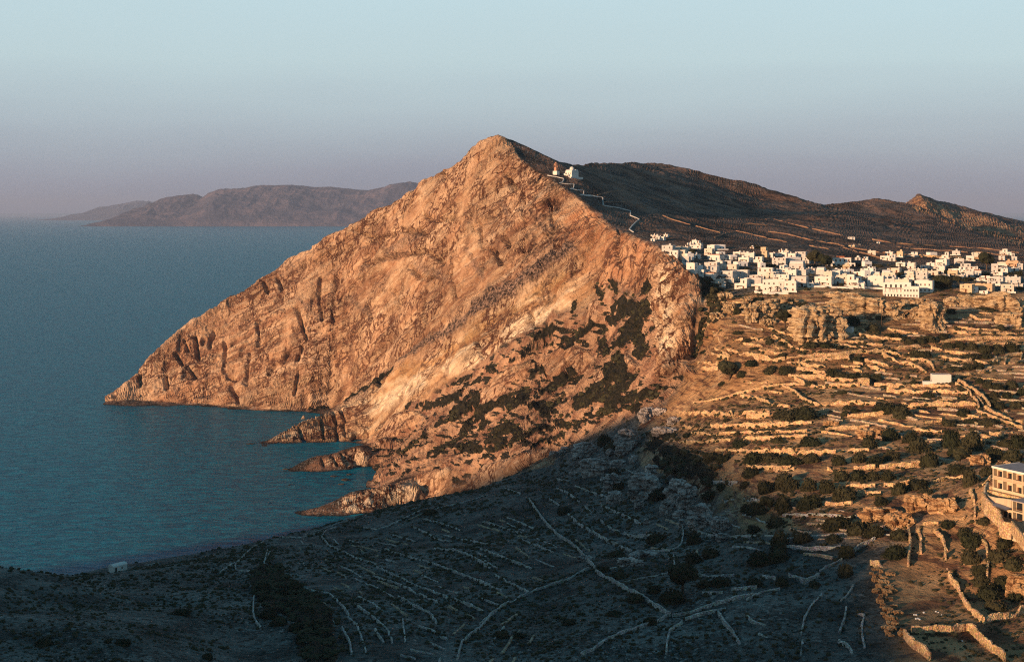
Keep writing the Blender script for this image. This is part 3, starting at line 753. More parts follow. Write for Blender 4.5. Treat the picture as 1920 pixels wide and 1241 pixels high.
# ------------------------------------------------------------------ the terrain sheet, finer where it lies nearer or steeper
def build_terrain():
    th = np.concatenate([np.arange(-125, -24, 0.9), np.arange(-24, 24, 0.031), np.arange(24, 70, 0.5)])*math.pi/180
    NR = 1000
    r = np.concatenate([np.arange(70, 250, 3.0), np.arange(250, 2300, 1.25), np.arange(2300, 3740, 4.0)])
    RR = np.zeros((NR, len(th)), np.float32)
    for k, t in enumerate(th):
        x = r*math.sin(t); y = r*math.cos(t); z = np.maximum(samp(hg, x, y), -4)
        ph = (z-H)/y if abs(t) < 0.6 else (z-H)/r
        inside = (z > -3.9)[:-1]
        ds = np.sqrt((F*np.diff(ph))**2*0.8+(F*0.07*np.diff(r)/r[:-1])**2)*np.where(inside, 1, 0.5)+1e-6
        s = np.concatenate([[0], np.cumsum(ds)])
        RR[:, k] = np.interp(np.linspace(0, s[-1], NR), s, r)
    # smoothing across neighbouring columns keeps the rows straight
    for wd in (21, 21, 15):
        p = np.pad(RR, ((0,0),(wd//2+1, wd//2)), mode='edge').astype(np.float64); cs = np.cumsum(p, 1)
        RR = (cs[:, wd:]-cs[:, :-wd])/wd
    RR = RR.astype(np.float32)
    X = RR*np.sin(th)[None, :]; Y = RR*np.cos(th)[None, :]; Z = samp(hg, X, Y).astype(np.float32)
    gx = samp(gx_, X, Y); gy = samp(gy_, X, Y)
    nl = np.sqrt(gx**2+gy**2+1); nx, ny, nz = -gx/nl, -gy/nl, 1/nl
    rock = samp(rockm, X, Y); tal = samp(m_talus, X, Y); red = samp(m_red, X, Y); band = samp(m_band, X, Y); terr = samp(m_terr, X, Y)
    face = samp(m_face, X, Y); but = samp(m_but, X, Y); rim = samp(m_rim, X, Y)
    U = 960+F*X/np.maximum(Y, 1); Vp = HOR+(H-Z)*F/np.maximum(Y, 1)
    jx = vnoise(X/9, Y/9, Z/9)*3.5+vnoise(X/3.5+5, Y/3.5, Z/3.5)*3; jy = vnoise(X/9+50, Y/9, Z/9)*3.5+vnoise(X/3.5, Y/3.5+9, Z/3.5)*3
    seen = (np.abs(csamp(_dm, U, Vp)-Y) < 14+Y*.012) & (U > 0) & (U < 1920) & (Y > 200)
    ms = lambda cv, j=1.0: csamp(cv, U+jx*j, Vp+jy*j)*seen
    crack, scrub, slab, ochre, pale, rub = ms(cv_crack, .3), ms(cv_scrub, 1.1), ms(cv_slab, .6), ms(cv_ochre, 2), ms(cv_pale, .6), ms(cv_rub)
    scrub = scrub*np.clip(1.25+1.6*fbm(X/7, Y/7, Z/7+4, 2), 0, 1)
    fin = ms(cv_fin, .7); rib = fbm(X/9, Y/9, Z/60, 4, .6, True)
    rock = np.clip(np.maximum(rock*(1-.92*tal), np.maximum(slab, fin)), 0, 1)
    # dipping strata
    a = R(30); t1 = np.array([.54*math.cos(a), -.84*math.cos(a), math.sin(a)]); t2 = np.array([.84, .54, 0.12]); t2 /= np.linalg.norm(t2)
    ns = np.cross(t1, t2); ns /= np.linalg.norm(ns); al = np.cross(ns, t2)
    wob = 9*vnoise(X/130, Y/130, Z/130)
    q = X*ns[0]+Y*ns[1]+Z*ns[2]+wob; w = X*al[0]+Y*al[1]+Z*al[2]
    amp = np.clip(RR/1400, .35, 1.2)
    strata = fbm(q/15, w/150, X/200, 5, .62)
    crev = fbm(X/34, Y/34, Z/150, 4, .55, True)
    lumps = fbm(X/75, Y/75, Z/90, 4, .5)
    fine = fbm(X/11, Y/11, Z/14, 4, .6)
    slot = vnoise(X/16, Y/16, Z/75+3); slot = -sstep(.45, .8, slot)
    D = rock*amp*(lumps*3.2*(1-but*.6)+strata*8.0+crev*3.6+fine*2.4+slot*4.0)
    soft = fbm(X/38, Y/38, Z/30, 3, .5)
    D += (1-rock)*(fine*0.7*np.clip(RR/900,.3,1.5))*(1-.55*terr)
    blk = fbm(X/6+9, Y/6, Z/6, 2, .5)
    D += np.maximum(tal*(1-rock), rim*.5)*(fine*2.5+np.abs(blk)*2.6+strata*2)
    D += rim*(lumps*3+blk*1.0)
    D += sstep(1500,1900,RR)*(1-rock)*(fbm(X/120,Y/120,Z/100,4,.55,True)*7)
    D += fin*(3.0+rib*9)
    D += -crack*(6+Y/300)*rock+slab*tal*3.5+scrub*(1-crack)*(1.2+blk*2.5)+rub*np.abs(blk)*5
    D *= np.clip((Z+4.5)/7, 0, 1)
    X = X+nx*D; Y = Y+ny*D; Z = Z+nz*D
    nr, nc = X.shape
    V = np.stack([X, Y, Z], -1).reshape(-1, 3)
    idx = np.arange(nr*nc, dtype=np.int32).reshape(nr, nc)
    Fq = np.stack([idx[:-1,:-1], idx[:-1,1:], idx[1:,1:], idx[1:,:-1]], -1)
    Fq = Fq.reshape(-1, 4)
    zz_ = V[:, 2]; keep = (zz_[Fq] > -7).any(1); Fq = Fq[keep]
    used = np.zeros(len(V), bool); used[Fq.ravel()] = True; remap = np.cumsum(used)-1
    V = V[used]; Fq = remap[Fq]
    o = np_mesh('terrain', V, Fq[:, ::-1], None, smooth=False)
    tag(o, kind='structure')
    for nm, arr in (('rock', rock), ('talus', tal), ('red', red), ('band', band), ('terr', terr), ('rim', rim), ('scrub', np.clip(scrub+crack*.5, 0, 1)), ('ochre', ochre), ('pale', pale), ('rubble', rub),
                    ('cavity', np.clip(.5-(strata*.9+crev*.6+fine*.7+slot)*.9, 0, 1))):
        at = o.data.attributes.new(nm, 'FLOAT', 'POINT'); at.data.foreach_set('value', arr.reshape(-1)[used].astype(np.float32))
    return o
_a = R(30); _t1 = Vector((.54*math.cos(_a), -.84*math.cos(_a), math.sin(_a))); _t2 = Vector((.84, .54, .12)).normalized()
NS = tuple(_t1.cross(_t2).normalized())
def terrain_material():
    t = NT('hillside_ground'); p = t.pos()
    A = lambda n: t.n('ShaderNodeAttribute', attribute_name=n).outputs['Fac']
    rock, talus, red, band, terr, rim = [A(x) for x in ('rock','talus','red','band','terr','rim')]
    ps = t.n('ShaderNodeMapping', {0: p, 2: (R(28), R(-14), R(32)), 3: (1, 1, 4.5)}).outputs[0]
    n_big = t.noise(p, .011, 5, .6); n_mid = t.noise(p, .06, 6, .62); n_f = t.noise(p, .33, 5, .65); 
    qd = t.n('ShaderNodeVectorMath', {0: p, 1: NS}, operation='DOT_PRODUCT').outputs['Value']
    cx = t.n('ShaderNodeSeparateXYZ', {0: p})
    wq = t.math('ADD', qd, t.math('MULTIPLY', t.noise(p, .012, 3), 26))
    sv = t.n('ShaderNodeCombineXYZ', {0: t.math('MULTIPLY', cx.outputs[0], .08), 1: t.math('MULTIPLY', cx.outputs[1], .08), 2: wq}).outputs[0]
    n_s = t.noise(sv, .085, 7, .66)
    bandv = t.n('ShaderNodeCombineXYZ', {0: t.math('MULTIPLY', cx.outputs[0], .10), 1: t.math('MULTIPLY', cx.outputs[1], .22), 2: t.math('MULTIPLY', cx.outputs[2], 2.2)}).outputs[0]
    bank = t.ramp(t.noise(bandv, .32, 6, .62), .43, .50)
    # rock
    calmf = t.ramp(t.noise(p, .016, 4, .6), .62, .38)
    n_c = t.noise(sv, .030, 4, .5); n_t = t.noise(sv, .19, 4, .6)
    rk = t.mix(t.ramp(n_mid, .34, .66), C(.40,.235,.14), C(.55,.375,.24))
    rk = t.mix(t.math('MULTIPLY', t.ramp(n_c, .50, .60), .45), rk, C(.36,.19,.115))
    rk = t.mix(t.math('MULTIPLY', t.ramp(n_s, .535, .585), .72), rk, C(.27,.135,.08))
    rk = t.mix(t.math('MULTIPLY', t.ramp(n_s, .44, .38), .5), rk, C(.68,.52,.37))
    rk = t.mix(t.math('MULTIPLY', t.math('MULTIPLY', t.ramp(n_t, .56, .60), .75), calmf), rk, C(.19,.09,.055))
    rk = t.mix(t.math('MULTIPLY', t.ramp(n_big, .52, .68), .5), rk, C(.40,.22,.12))
    rk = t.mix(t.math('MULTIPLY', t.ramp(t.noise(p, .009, 3), .50, .62), .38), rk, C(.66,.48,.33))
    rk = t.mix(t.math('MULTIPLY', red, .75), rk, t.mix(t.ramp(n_mid, .4, .6), C(.36,.155,.075), C(.47,.26,.14)))
    rk = t.mix(t.math('MULTIPLY', band, .6), rk, t.mix(t.ramp(n_s, .42, .56), C(.58,.44,.29), C(.40,.235,.12)))
    rk = t.mix(t.math('MULTIPLY', A('ochre'), .8), rk, t.mix(t.ramp(n_s, .42, .56), C(.46,.27,.12), C(.33,.16,.075)))
    rk = t.mix(t.math('MULTIPLY', A('pale'), .9), rk, t.mix(t.ramp(n_s, .45, .6), C(.80,.66,.48), C(.62,.46,.31)))
    rk = t.mix(t.math('MULTIPLY', t.ramp(A('cavity'), .60, .90), .6), rk, C(.17,.09,.06))  # crevice shade put into the colour to strengthen the relief
    rk = t.mix(t.math('MULTIPLY', t.ramp(n_f, .60, .70), .7), rk, C(.10,.065,.05))
    # fracture lines: thin dark joints along and across the beds
    fv = t.n('ShaderNodeCombineXYZ', {0: t.math('MULTIPLY', cx.outputs[0], .45), 1: t.math('MULTIPLY', cx.outputs[1], .45), 2: wq}).outputs[0]
    f1 = t.math('ABSOLUTE', t.math('SUBTRACT', t.noise(fv, .07, 3, .5), .5)); f2 = t.math('ABSOLUTE', t.math('SUBTRACT', t.noise(t.scale(p, (1, 1, .30)), .055, 4, .6), .5))
    f3 = t.math('ABSOLUTE', t.math('SUBTRACT', t.noise(p, .11, 4, .6), .5))
    j = t.math('MAXIMUM', t.math('MAXIMUM', t.ramp(f1, .032, .010), t.ramp(f2, .032, .010)), t.math('MULTIPLY', t.ramp(f3, .026, .008), .6))
    rk = t.mix(t.math('MULTIPLY', j, t.ramp(t.noise(p, .014, 3), .32, .52)), rk, C(.11,.05,.032))
    rk = t.mix(t.math('MULTIPLY', t.ramp(t.noise(p, .35, 4, .7), .56, .66), .4), rk, C(.70,.54,.39))
    # ground: dry scrub, soil, stones
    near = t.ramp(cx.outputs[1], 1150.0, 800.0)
    gd = t.mix(near, t.mix(t.ramp(t.noise(p, .028, 6, .68), .42, .58), C(.045,.032,.025), C(.22,.12,.08)), t.mix(t.ramp(n_mid, .38, .62), C(.050,.058,.057), C(.150,.155,.148)))  # near ground tinted cooler and lighter, imitating the cool fill in shade
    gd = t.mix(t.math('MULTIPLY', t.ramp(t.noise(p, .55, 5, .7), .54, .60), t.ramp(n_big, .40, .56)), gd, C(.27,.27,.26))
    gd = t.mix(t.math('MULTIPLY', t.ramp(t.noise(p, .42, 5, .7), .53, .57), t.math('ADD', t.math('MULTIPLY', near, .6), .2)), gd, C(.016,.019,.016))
    dry = t.mix(t.ramp(n_mid, .4, .62), C(.11,.054,.033), C(.28,.145,.078))
    dry = t.mix(t.math('MULTIPLY', t.ramp(n_f, .62, .72), .8), dry, C(.38,.26,.16))
    dry = t.mix(t.math('MULTIPLY', bank, .8), dry, t.mix(t.ramp(n_mid, .4, .6), C(.36,.20,.095), C(.58,.36,.18)))
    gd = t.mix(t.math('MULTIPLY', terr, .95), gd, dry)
    soil = t.mix(t.ramp(n_mid, .38, .6), C(.24,.125,.08), C(.46,.285,.18))
    scrub = t.ramp(t.noise(ps, .05, 5, .55), .54, .575)
    soil = t.mix(scrub, soil, C(.024,.022,.015))
    soil = t.mix(t.math('MULTIPLY', t.ramp(n_f, .60, .68), .8), soil, C(.50,.38,.28))
    gd = t.mix(talus, gd, soil)
    gd = t.mix(t.math('MULTIPLY', rim, t.ramp(n_mid, .45, .58)), gd, t.mix(t.ramp(n_f, .42, .6), C(.07,.06,.055), C(.30,.26,.24)))
    cliff_mask = t.ramp(t.math('ADD', rock, t.math('MULTIPLY', t.math('SUBTRACT', n_mid, .5), .5)), .35, .65)
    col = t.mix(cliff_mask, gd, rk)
    col = t.mix(t.math('MULTIPLY', A('rubble'), .95), col, t.mix(t.ramp(n_f, .46, .55), C(.045,.035,.03), C(.33,.22,.17)))
    col = t.mix(t.ramp(A('scrub'), .35, .6), col, t.mix(t.ramp(n_f, .4, .62), C(.012,.013,.008), C(.036,.029,.018)))
    # wet dark foot at the waterline
    z = t.n('ShaderNodeSeparateXYZ', {0: p}).outputs[2]
    wet = t.ramp(t.math('ADD', z, t.math('MULTIPLY', n_f, 4)), 3.4, 1.6)
    col = t.mix(wet, col, C(.018,.016,.014))
    h = t.math('ADD', t.math('MULTIPLY', t.noise(p, .14, 7, .64), 3.2), t.math('MULTIPLY', t.noise(sv, .16, 6, .65), 2.6))
    return t.done(col, t.bump(h, 3.0, t.n('ShaderNodeMapRange', {0: calmf, 1: 0.0, 2: 1.0, 3: .5, 4: 1.0}).outputs[0]))
def build_sea():
    t = NT('sea_water'); p = t.pos()
    m1 = t.n('ShaderNodeMapping', {0: p, 2: (0,0,R(-28)), 3: (1, 2.3, 1)}).outputs[0]
    h = t.math('ADD', t.math('MULTIPLY', t.noise(m1, .060, 6, .62, .8), 1.5), t.math('MULTIPLY', t.noise(m1, .25, 4, .6), .45))
    calm = t.ramp(t.noise(m1, .055, 5, .65, .8), .40, .62)  # light and dark wave facets put into the water colour as ripples
    col = t.mix(calm, C(.001,.135,.245), C(.001,.25,.39))
    t.b.inputs['IOR'].default_value = 1.25; t.b.inputs['Specular IOR Level'].default_value = 0.10
    m = t.done(col, t.bump(h, 9.0, 1.0), 0.30)
    me = bpy.data.meshes.new('sea'); s = 300000.0
    me.from_pydata([(-s,-2000,0),(s,-2000,0),(s,s,0),(-s,s,0)], [], [[0,1,2,3]]); me.materials.append(m)
    tag(link(bpy.data.objects.new('sea', me)), kind='structure')
def build_far(name, prof, d0, depth, seed, col, foot):
    """an island ridge on the horizon: prof = skyline in photo pixels at distance d0"""
    us = np.array([q[0] for q in prof], float); vs_ = np.array([q[1] for q in prof], float)
    u = np.linspace(us[0], us[-1], 420); zc = np.maximum(H-(np.interp(u, us, vs_)-HOR)/F*d0, 0)
    n = 70; tt = np.linspace(-1, 1, n)[:, None]
    X = ((u-960)/F*d0)[None, :]*np.ones((n, 1)); Y = d0+tt*depth
    prof_ = np.clip(1-np.abs(tt), 0, 1)**0.75
    Z = zc[None, :]*prof_
    nn = fbm(X/1500+seed, Y/1500, Z*0, 5, .55, True)
    Z = Z+ (nn*230)*np.clip(Z/250, 0, 1)*np.clip(np.abs(tt)*6, .25, 1)-4*(prof_ < .01)
    X = X+fbm(X/900, Y/900, Z/500+seed, 3)*200*np.abs(tt)
    V = np.stack([X, Y*np.ones_like(X), Z], -1).reshape(-1, 3)
    idx = np.arange(n*420).reshape(n, 420); Fq = np.stack([idx[:-1,:-1], idx[:-1,1:], idx[1:,1:], idx[1:,:-1]], -1).reshape(-1, 4)
    t = NT(name+'_ground'); p = t.pos()
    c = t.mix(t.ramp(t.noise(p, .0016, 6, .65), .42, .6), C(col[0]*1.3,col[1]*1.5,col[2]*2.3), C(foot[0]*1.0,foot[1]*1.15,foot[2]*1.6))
    m = t.done(c, t.bump(t.noise(p, .004, 6, .65), 120, .8))
    tag(np_mesh(name, V, Fq, m), kind='structure')
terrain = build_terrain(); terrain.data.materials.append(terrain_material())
build_sea()
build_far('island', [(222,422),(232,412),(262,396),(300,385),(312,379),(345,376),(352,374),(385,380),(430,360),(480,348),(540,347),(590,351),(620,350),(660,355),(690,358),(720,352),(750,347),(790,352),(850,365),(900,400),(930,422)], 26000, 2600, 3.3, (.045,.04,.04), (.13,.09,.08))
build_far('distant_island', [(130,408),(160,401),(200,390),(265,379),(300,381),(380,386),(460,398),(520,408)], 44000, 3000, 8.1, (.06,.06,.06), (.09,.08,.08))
# ------------------------------------------------------------------ labels that single each thing out: by look, then by the nearest landmark
ORD = ['nearest','second nearest','third nearest','fourth nearest','fifth nearest','sixth nearest','seventh nearest','eighth nearest','ninth nearest','tenth nearest','eleventh nearest','twelfth nearest',
       'thirteenth nearest','fourteenth nearest','fifteenth nearest','sixteenth nearest','seventeenth nearest','eighteenth nearest','nineteenth nearest','twentieth nearest']
MARKS = [(1764,712,'white flat-roofed hut'),(1620,716,'square stone hut'),(1592,617,'tiny white shed'),(1540,605,'big layered rock face'),(1752,595,'upright golden rock'),(1275,600,'pale rock buttress'),
         (1900,920,'cream hotel'),(1367,700,'big round bush'),(1300,930,'grey rocky ridge'),(1280,1090,'large black tree'),(208,1058,'white coastal chapel'),(1700,550,'arcaded white block'),
         (1420,520,'village centre'),(1240,470,'cliff end of village'),(1066,320,'hilltop church'),(1600,450,'two field houses'),(1780,438,'ring of ruined walls'),(1745,1150,'stony lower field'),
         (1330,1150,'meeting of walls below'),(1110,1030,'wall junction in shade'),(700,960,'dark shore edge'),(480,1060,'dark gully corner'),(1840,770,'walled lane'),(1460,775,'long dark hedge'),
         (1850,490,'tall round village tree'),(1530,482,'dark trees above village'),(560,1000,'curved coastal wall'),(850,1050,'long slanting terraces'),(620,1180,'lower left terraces'),(1560,880,'olive rows'),(1660,1000,'orange rock slabs'),(1655,1085,'rubble bank head'),(1672,1130,'rubble bank middle'),(1688,1185,'rubble bank foot')]
def uniq(items, marks=None):
    """items: list of (object, u, v, description)"""
    marks = marks or MARKS; groups = {}
    for o, u, v, desc in items:
        k = min(range(len(marks)), key=lambda i: math.hypot(u-marks[i][0], (v-marks[i][1])*1.3))
        dx, dy = u-marks[k][0], v-marks[k][1]
        side = ('right of' if dx > 0 else 'left of') if abs(dx) > abs(dy)*1.2 else ('below' if dy > 0 else 'above')
        groups.setdefault((desc, side, k), []).append((math.hypot(dx, dy), o))
    for (desc, side, k), l in groups.items():
        l.sort(key=lambda q: q[0])
        for i, (_, o) in enumerate(l):
            o['label'] = f'{desc} {side} the {marks[k][2]}' + (f', {ORD[min(i, 19)]}' if len(l) > 1 else '')
# ------------------------------------------------------------------ materials
def m_stone(name, a, b, sc=1.0, dk=.5):
    t = NT(name); p = t.pos(); v = t.vor(p, 1.9*sc); n = t.noise(p, .35*sc, 5, .6); e = t.vor(p, 1.9*sc, out='Color')
    c = t.mix(t.ramp(n, .35, .65), C(*a), C(*b)); c = t.mix(.25, c, e, 'SOFT_LIGHT')
    c = t.mix(t.math('MULTIPLY', t.ramp(v, .42, .62), dk), c, C(.05,.035,.028))
    return t.done(c, t.bump(t.math('SUBTRACT', 1.0, v), .35, .8))
def m_plain(name, c, rough=.9, var=.12, sc=.7, bump=.03):
    t = NT(name); p = t.obj(); n = t.noise(p, sc, 5, .6)
    d = [x*(1-var*2) for x in c]
    return t.done(t.mix(t.ramp(n, .3, .7), C(*d), C(*c)), t.bump(t.noise(p, sc*4, 4), bump, .6), rough)
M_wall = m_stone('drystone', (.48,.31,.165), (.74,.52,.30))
M_wallg = m_stone('drystone_shaded', (.30,.29,.275), (.60,.57,.54))  # copy of the dry-stone colour, greyed for walls that lie in shade
M_white3 = m_plain('limewash_warm', (.64,.58,.50), .85, .10, .4); M_white4 = m_plain('limewash_weathered', (.58,.56,.54), .85, .14, .5)
M_wallm = m_stone('rubble_edge', (.30,.24,.18), (.52,.42,.31))
M_wallf = m_stone('far_drystone', (.26,.15,.10), (.40,.25,.165))
M_white = m_plain('limewash', (.68,.65,.61), .85, .04, .3)
M_white2 = m_plain('limewash_grey', (.72,.72,.72), .85, .06, .3)
M_cream = m_plain('cream_render', (.56,.44,.30), .85, .06, .3)
M_tan = m_plain('tan_render', (.55,.38,.25), .9, .08, .3)
M_dark = m_plain('dark_glass', (.025,.03,.035), .3, .2)
M_brown = m_plain('brown_shutter', (.16,.07,.04), .7, .15)
M_blue = m_plain('blue_shutter', (.07,.13,.20), .7, .15)
M_red = m_plain('terracotta', (.36,.14,.08), .9, .15, 1.5)
M_grey = m_plain('grey_paving', (.32,.29,.30), .9, .1, .6)
def m_rock(name, a, b, crack):
    t = NT(name); p = t.pos(); ps = t.n('ShaderNodeMapping', {0: p, 2: (R(8), R(-5), 0), 3: (1,1,5)}).outputs[0]
    n = t.noise(p, .12, 6, .65); s = t.noise(ps, .16, 6, .62)
    c = t.mix(t.ramp(n, .35, .65), C(*a), C(*b)); c = t.mix(t.math('MULTIPLY', t.ramp(s, .52, .58), .8), c, C(*crack))
    c = t.mix(t.math('MULTIPLY', t.ramp(t.noise(p, .9, 4), .58, .68), .6), c, C(*crack))
    h = t.math('ADD', t.noise(p, .5, 7, .68), t.noise(ps, .3, 6, .6))
    return t.done(c, t.bump(h, 1.6, 1.0))
M_rock = m_rock('sandstone', (.44,.31,.18), (.64,.49,.31), (.15,.08,.05))
M_rocko = m_rock('ochre_rock', (.44,.26,.13), (.60,.40,.22), (.18,.08,.04))
M_rockg = m_rock('grey_rock', (.36,.31,.29), (.64,.56,.52), (.06,.055,.05))
M_rockw = m_rock('wet_rock', (.05,.04,.035), (.12,.09,.07), (.02,.02,.02))
M_rockc = m_rock('coast_rock', (.34,.23,.16), (.52,.38,.27), (.12,.07,.05))
def m_leaf(name, a, b):
    t = NT(name); p = t.pos(); n = t.noise(p, .8, 4, .7); ob = t.n('ShaderNodeObjectInfo').outputs['Random']
    c = t.mix(t.ramp(n, .35, .65), C(*a), C(*b)); c = t.mix(t.math('MULTIPLY', ob, .35), c, C(.045,.035,.018))
    return t.done(c, t.bump(t.noise(p, 2.0, 3), .3, .8))
M_leaf = m_leaf('dark_foliage', (.012,.017,.009), (.032,.036,.018))
M_leaf2 = m_leaf('olive_foliage', (.022,.026,.014), (.055,.052,.028))
M_bark = m_plain('bark', (.10,.07,.05), .95, .2, 2)
# ------------------------------------------------------------------ dry-stone walls
MW = []
def wall_mesh(name, pl, h, mat, thick=.7, side=1, drop=1.3, ragged=.24, lift=0.15, base=None):
    pl = np.asarray(pl); n = len(pl)
    tn = np.gradient(pl, axis=0); tn /= np.linalg.norm(tn, axis=1)[:, None]+1e-9
    nn = np.stack([-tn[:,1], tn[:,0]], 1)*side
    jit = lambda s: vnoise(pl[:,0]/s+h, pl[:,1]/s, np.full(n, h*3.1))
    zc = samp(hg0, pl[:,0], pl[:,1]) if base is None else base
    brk = np.clip(jit(7.5)*3.2+(2.9 if mat is M_wallg else 2.1), .12 if ragged > .1 else 1, 1)
    top = zc+(h/2+lift)*brk*1.0-(1-brk)*h*.2+jit(3.1)*h*ragged*brk+jit(.9)*h*ragged*.8
    mid = zc+jit(5)*.1
    bot = zc-h/2-drop
    if mat is M_wallg: thick = .5
    prof = [(-.5*thick-.25, bot), (-.5*thick-.12, mid-h*.1), (-.5*thick, top-.12), (-.28*thick, top), (.34*thick, top+.02*jit(2)), (.5*thick, top-.25), (.5*thick+.1, bot)]
    V = []
    for off, z in prof:
        o = off+jit(1.3)*.16+vnoise(pl[:,0]/1.1+off*7, pl[:,1]/1.1, z)*.12
        V.append(np.stack([pl[:,0]+nn[:,0]*o, pl[:,1]+nn[:,1]*o, z+0*pl[:,0]], 1))
    k = len(prof); V = np.stack(V, 1).reshape(-1, 3)
    idx = np.arange(n*k).reshape(n, k)
    Fq = np.stack([idx[:-1,:-1], idx[:-1,1:], idx[1:,1:], idx[1:,:-1]], -1).reshape(-1, 4)
    caps = [[idx[e,0], idx[e,1], idx[e,2], idx[e,3]] for e in (0, n-1)]+[[idx[e,0], idx[e,3], idx[e,4], idx[e,6]] for e in (0, n-1)]
    return np_mesh(name, V, np.concatenate([Fq, np.array(caps)]), mat)
# more of the many small terrace edges, following the lie of the ground between the traced ones
def extra_walls(n_max):
    r = random.Random(21); allp = [w_['pl'][::3] for w_ in walls]; P0 = np.concatenate(allp); out = []
    T0 = np.concatenate([np.gradient(q_, axis=0) if len(q_) > 1 else q_*0 for q_ in allp])
    for _ in range(6000):
        if len(out) >= n_max: break
        if r.random() < .62: u, v = r.uniform(1235, 1915), r.uniform(562, 1000)
        else: u, v = r.uniform(560, 1640), r.uniform(900, 1235)
        if u < 1235 and v < 940+(1235-u)*.08: continue
        q_ = dhit(u, v)
        if not q_ or q_[1] > 860 or samp(slope, *q_) > .6: continue
        x, y = q_; step = 1.2; pl = []; n = r.randint(10, 34); sgn = 1
        d2 = ((P0-[x, y])**2).sum(1); k = int(d2.argmin())
        if d2[k] < 4.2**2: continue
        fg = not (u > 1235 and v < 860+(u-1235)*.36)
        if u > 1630 and v > 985 or (u > 1010 and v > 1040): continue
        if fg and (d2[k] > 22**2 or r.random() < .35): continue
        tx, ty = T0[k]; ok = True
        for i in range(n):
            e_ = 4.0; gx__ = float(samp(hg0, x+e_, y)-samp(hg0, x-e_, y)); gy__ = float(samp(hg0, x, y+e_)-samp(hg0, x, y-e_))
            cx_, cy_ = -gy__, gx__; nrm_ = math.hypot(cx_, cy_)+1e-6; cx_, cy_ = cx_/nrm_, cy_/nrm_
            tn_ = math.hypot(tx, ty)+1e-6; ux, uy = tx/tn_, ty/tn_
            if cx_*ux+cy_*uy < 0: cx_, cy_ = -cx_, -cy_
            w = 0 if fg else (.35 if d2[k] < 900 else .8)
            x += step*(cx_*w+ux*(1-w)); y += step*(cy_*w+uy*(1-w)); tx, ty = cx_*w+ux*(1-w), cy_*w+uy*(1-w)
            dd_ = ((P0-[x, y])**2).sum(1)
            if dd_.min() < 3.4**2: break
            pl.append((x, y))
        if len(pl) < 8: continue
        ua_, ub_ = 960+F*pl[0][0]/pl[0][1], 960+F*pl[-1][0]/pl[-1][1]; va_, vb__ = [HOR+(H-float(samp(hg0, *q9)))*F/q9[1] for q9 in (pl[0], pl[-1])]
        if u > 1235 and v < 900+(u-1235)*.3 and abs(vb__-va_) > .22*abs(ub_-ua_): continue
        pl = np.array(pl); P0 = np.concatenate([P0, pl[::3]]); T0 = np.concatenate([T0, np.gradient(pl, axis=0)[::3]])
        nn_ = np.stack([-np.gradient(pl, axis=0)[:,1], np.gradient(pl, axis=0)[:,0]], 1).mean(0); c_ = pl.mean(0)
        up = samp(hg0, *(c_+nn_*4))-samp(hg0, *(c_-nn_*4))
        px_ = [(960+F*a/b, HOR+(H-float(samp(hg0, a, b)))*F/b) for a, b in pl[::4]]
        out.append(dict(kind='r', h=r.uniform(.7, 1.1) if fg else r.uniform(1.0, 1.7), px=px_, pl=pl, side=1 if up > 0 else -1))
    return out
xw = extra_walls(210); keep_n = max(0, 298-len(walls)); walls_all = walls+xw[:keep_n]; rest = xw[keep_n:]
wl = []
for w_ in walls_all:
    L_ = float(np.hypot(*np.diff(w_['pl'], axis=0).T).sum()); um = sum(p[0] for p in w_['px'])/len(w_['px']); vm = sum(p[1] for p in w_['px'])/len(w_['px'])
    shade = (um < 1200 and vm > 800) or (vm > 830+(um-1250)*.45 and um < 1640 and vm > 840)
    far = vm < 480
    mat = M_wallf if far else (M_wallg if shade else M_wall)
    ps_ = w_['pl'] if not far else w_['pl'][::2]
    if len(ps_) < 3: continue
    if far: w_['h'] *= .62
    side = w_.get('side', 1)
    w_['h'] *= .8 if shade else 1.15
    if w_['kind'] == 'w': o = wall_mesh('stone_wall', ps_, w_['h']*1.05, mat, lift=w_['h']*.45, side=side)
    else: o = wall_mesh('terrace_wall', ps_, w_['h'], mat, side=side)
    grp = 'dry-stone walls in the shaded foreground' if shade else ('dry-stone walls on the far hillside' if far else 'dry-stone walls on the sunlit terraces')
    tag(o, None, 'stone wall', grp, 'thing')
    adj = 'long' if L_ > 60 else ('short' if L_ < 28 else 'mid-length')
    wl.append((o, um, vm, f'{adj} {"grey" if shade else "golden"} dry-stone {"terrace" if w_["kind"]=="r" else "field"} wall'))
uniq(wl)
def merged_walls():
    V_, F_ = [], []; nb = 0
    for w_ in rest:
        o = wall_mesh('w', w_['pl'], w_['h'], M_wall, side=w_['side']); me = o.data
        a = np.zeros(len(me.vertices)*3); me.vertices.foreach_get('co', a); V_.append(a.reshape(-1, 3))
        f = np.zeros(len(me.polygons)*4, np.int32); me.loops.foreach_get('vertex_index', f); F_.append(f.reshape(-1, 4)+nb); nb += len(me.vertices)
        bpy.data.objects.remove(o)
    if V_: tag(np_mesh('low_terrace_edges', np.concatenate(V_), np.concatenate(F_), M_wallm), 'many low broken stone edges between the larger terrace walls', 'terrace edges', kind='stuff')
merged_walls()
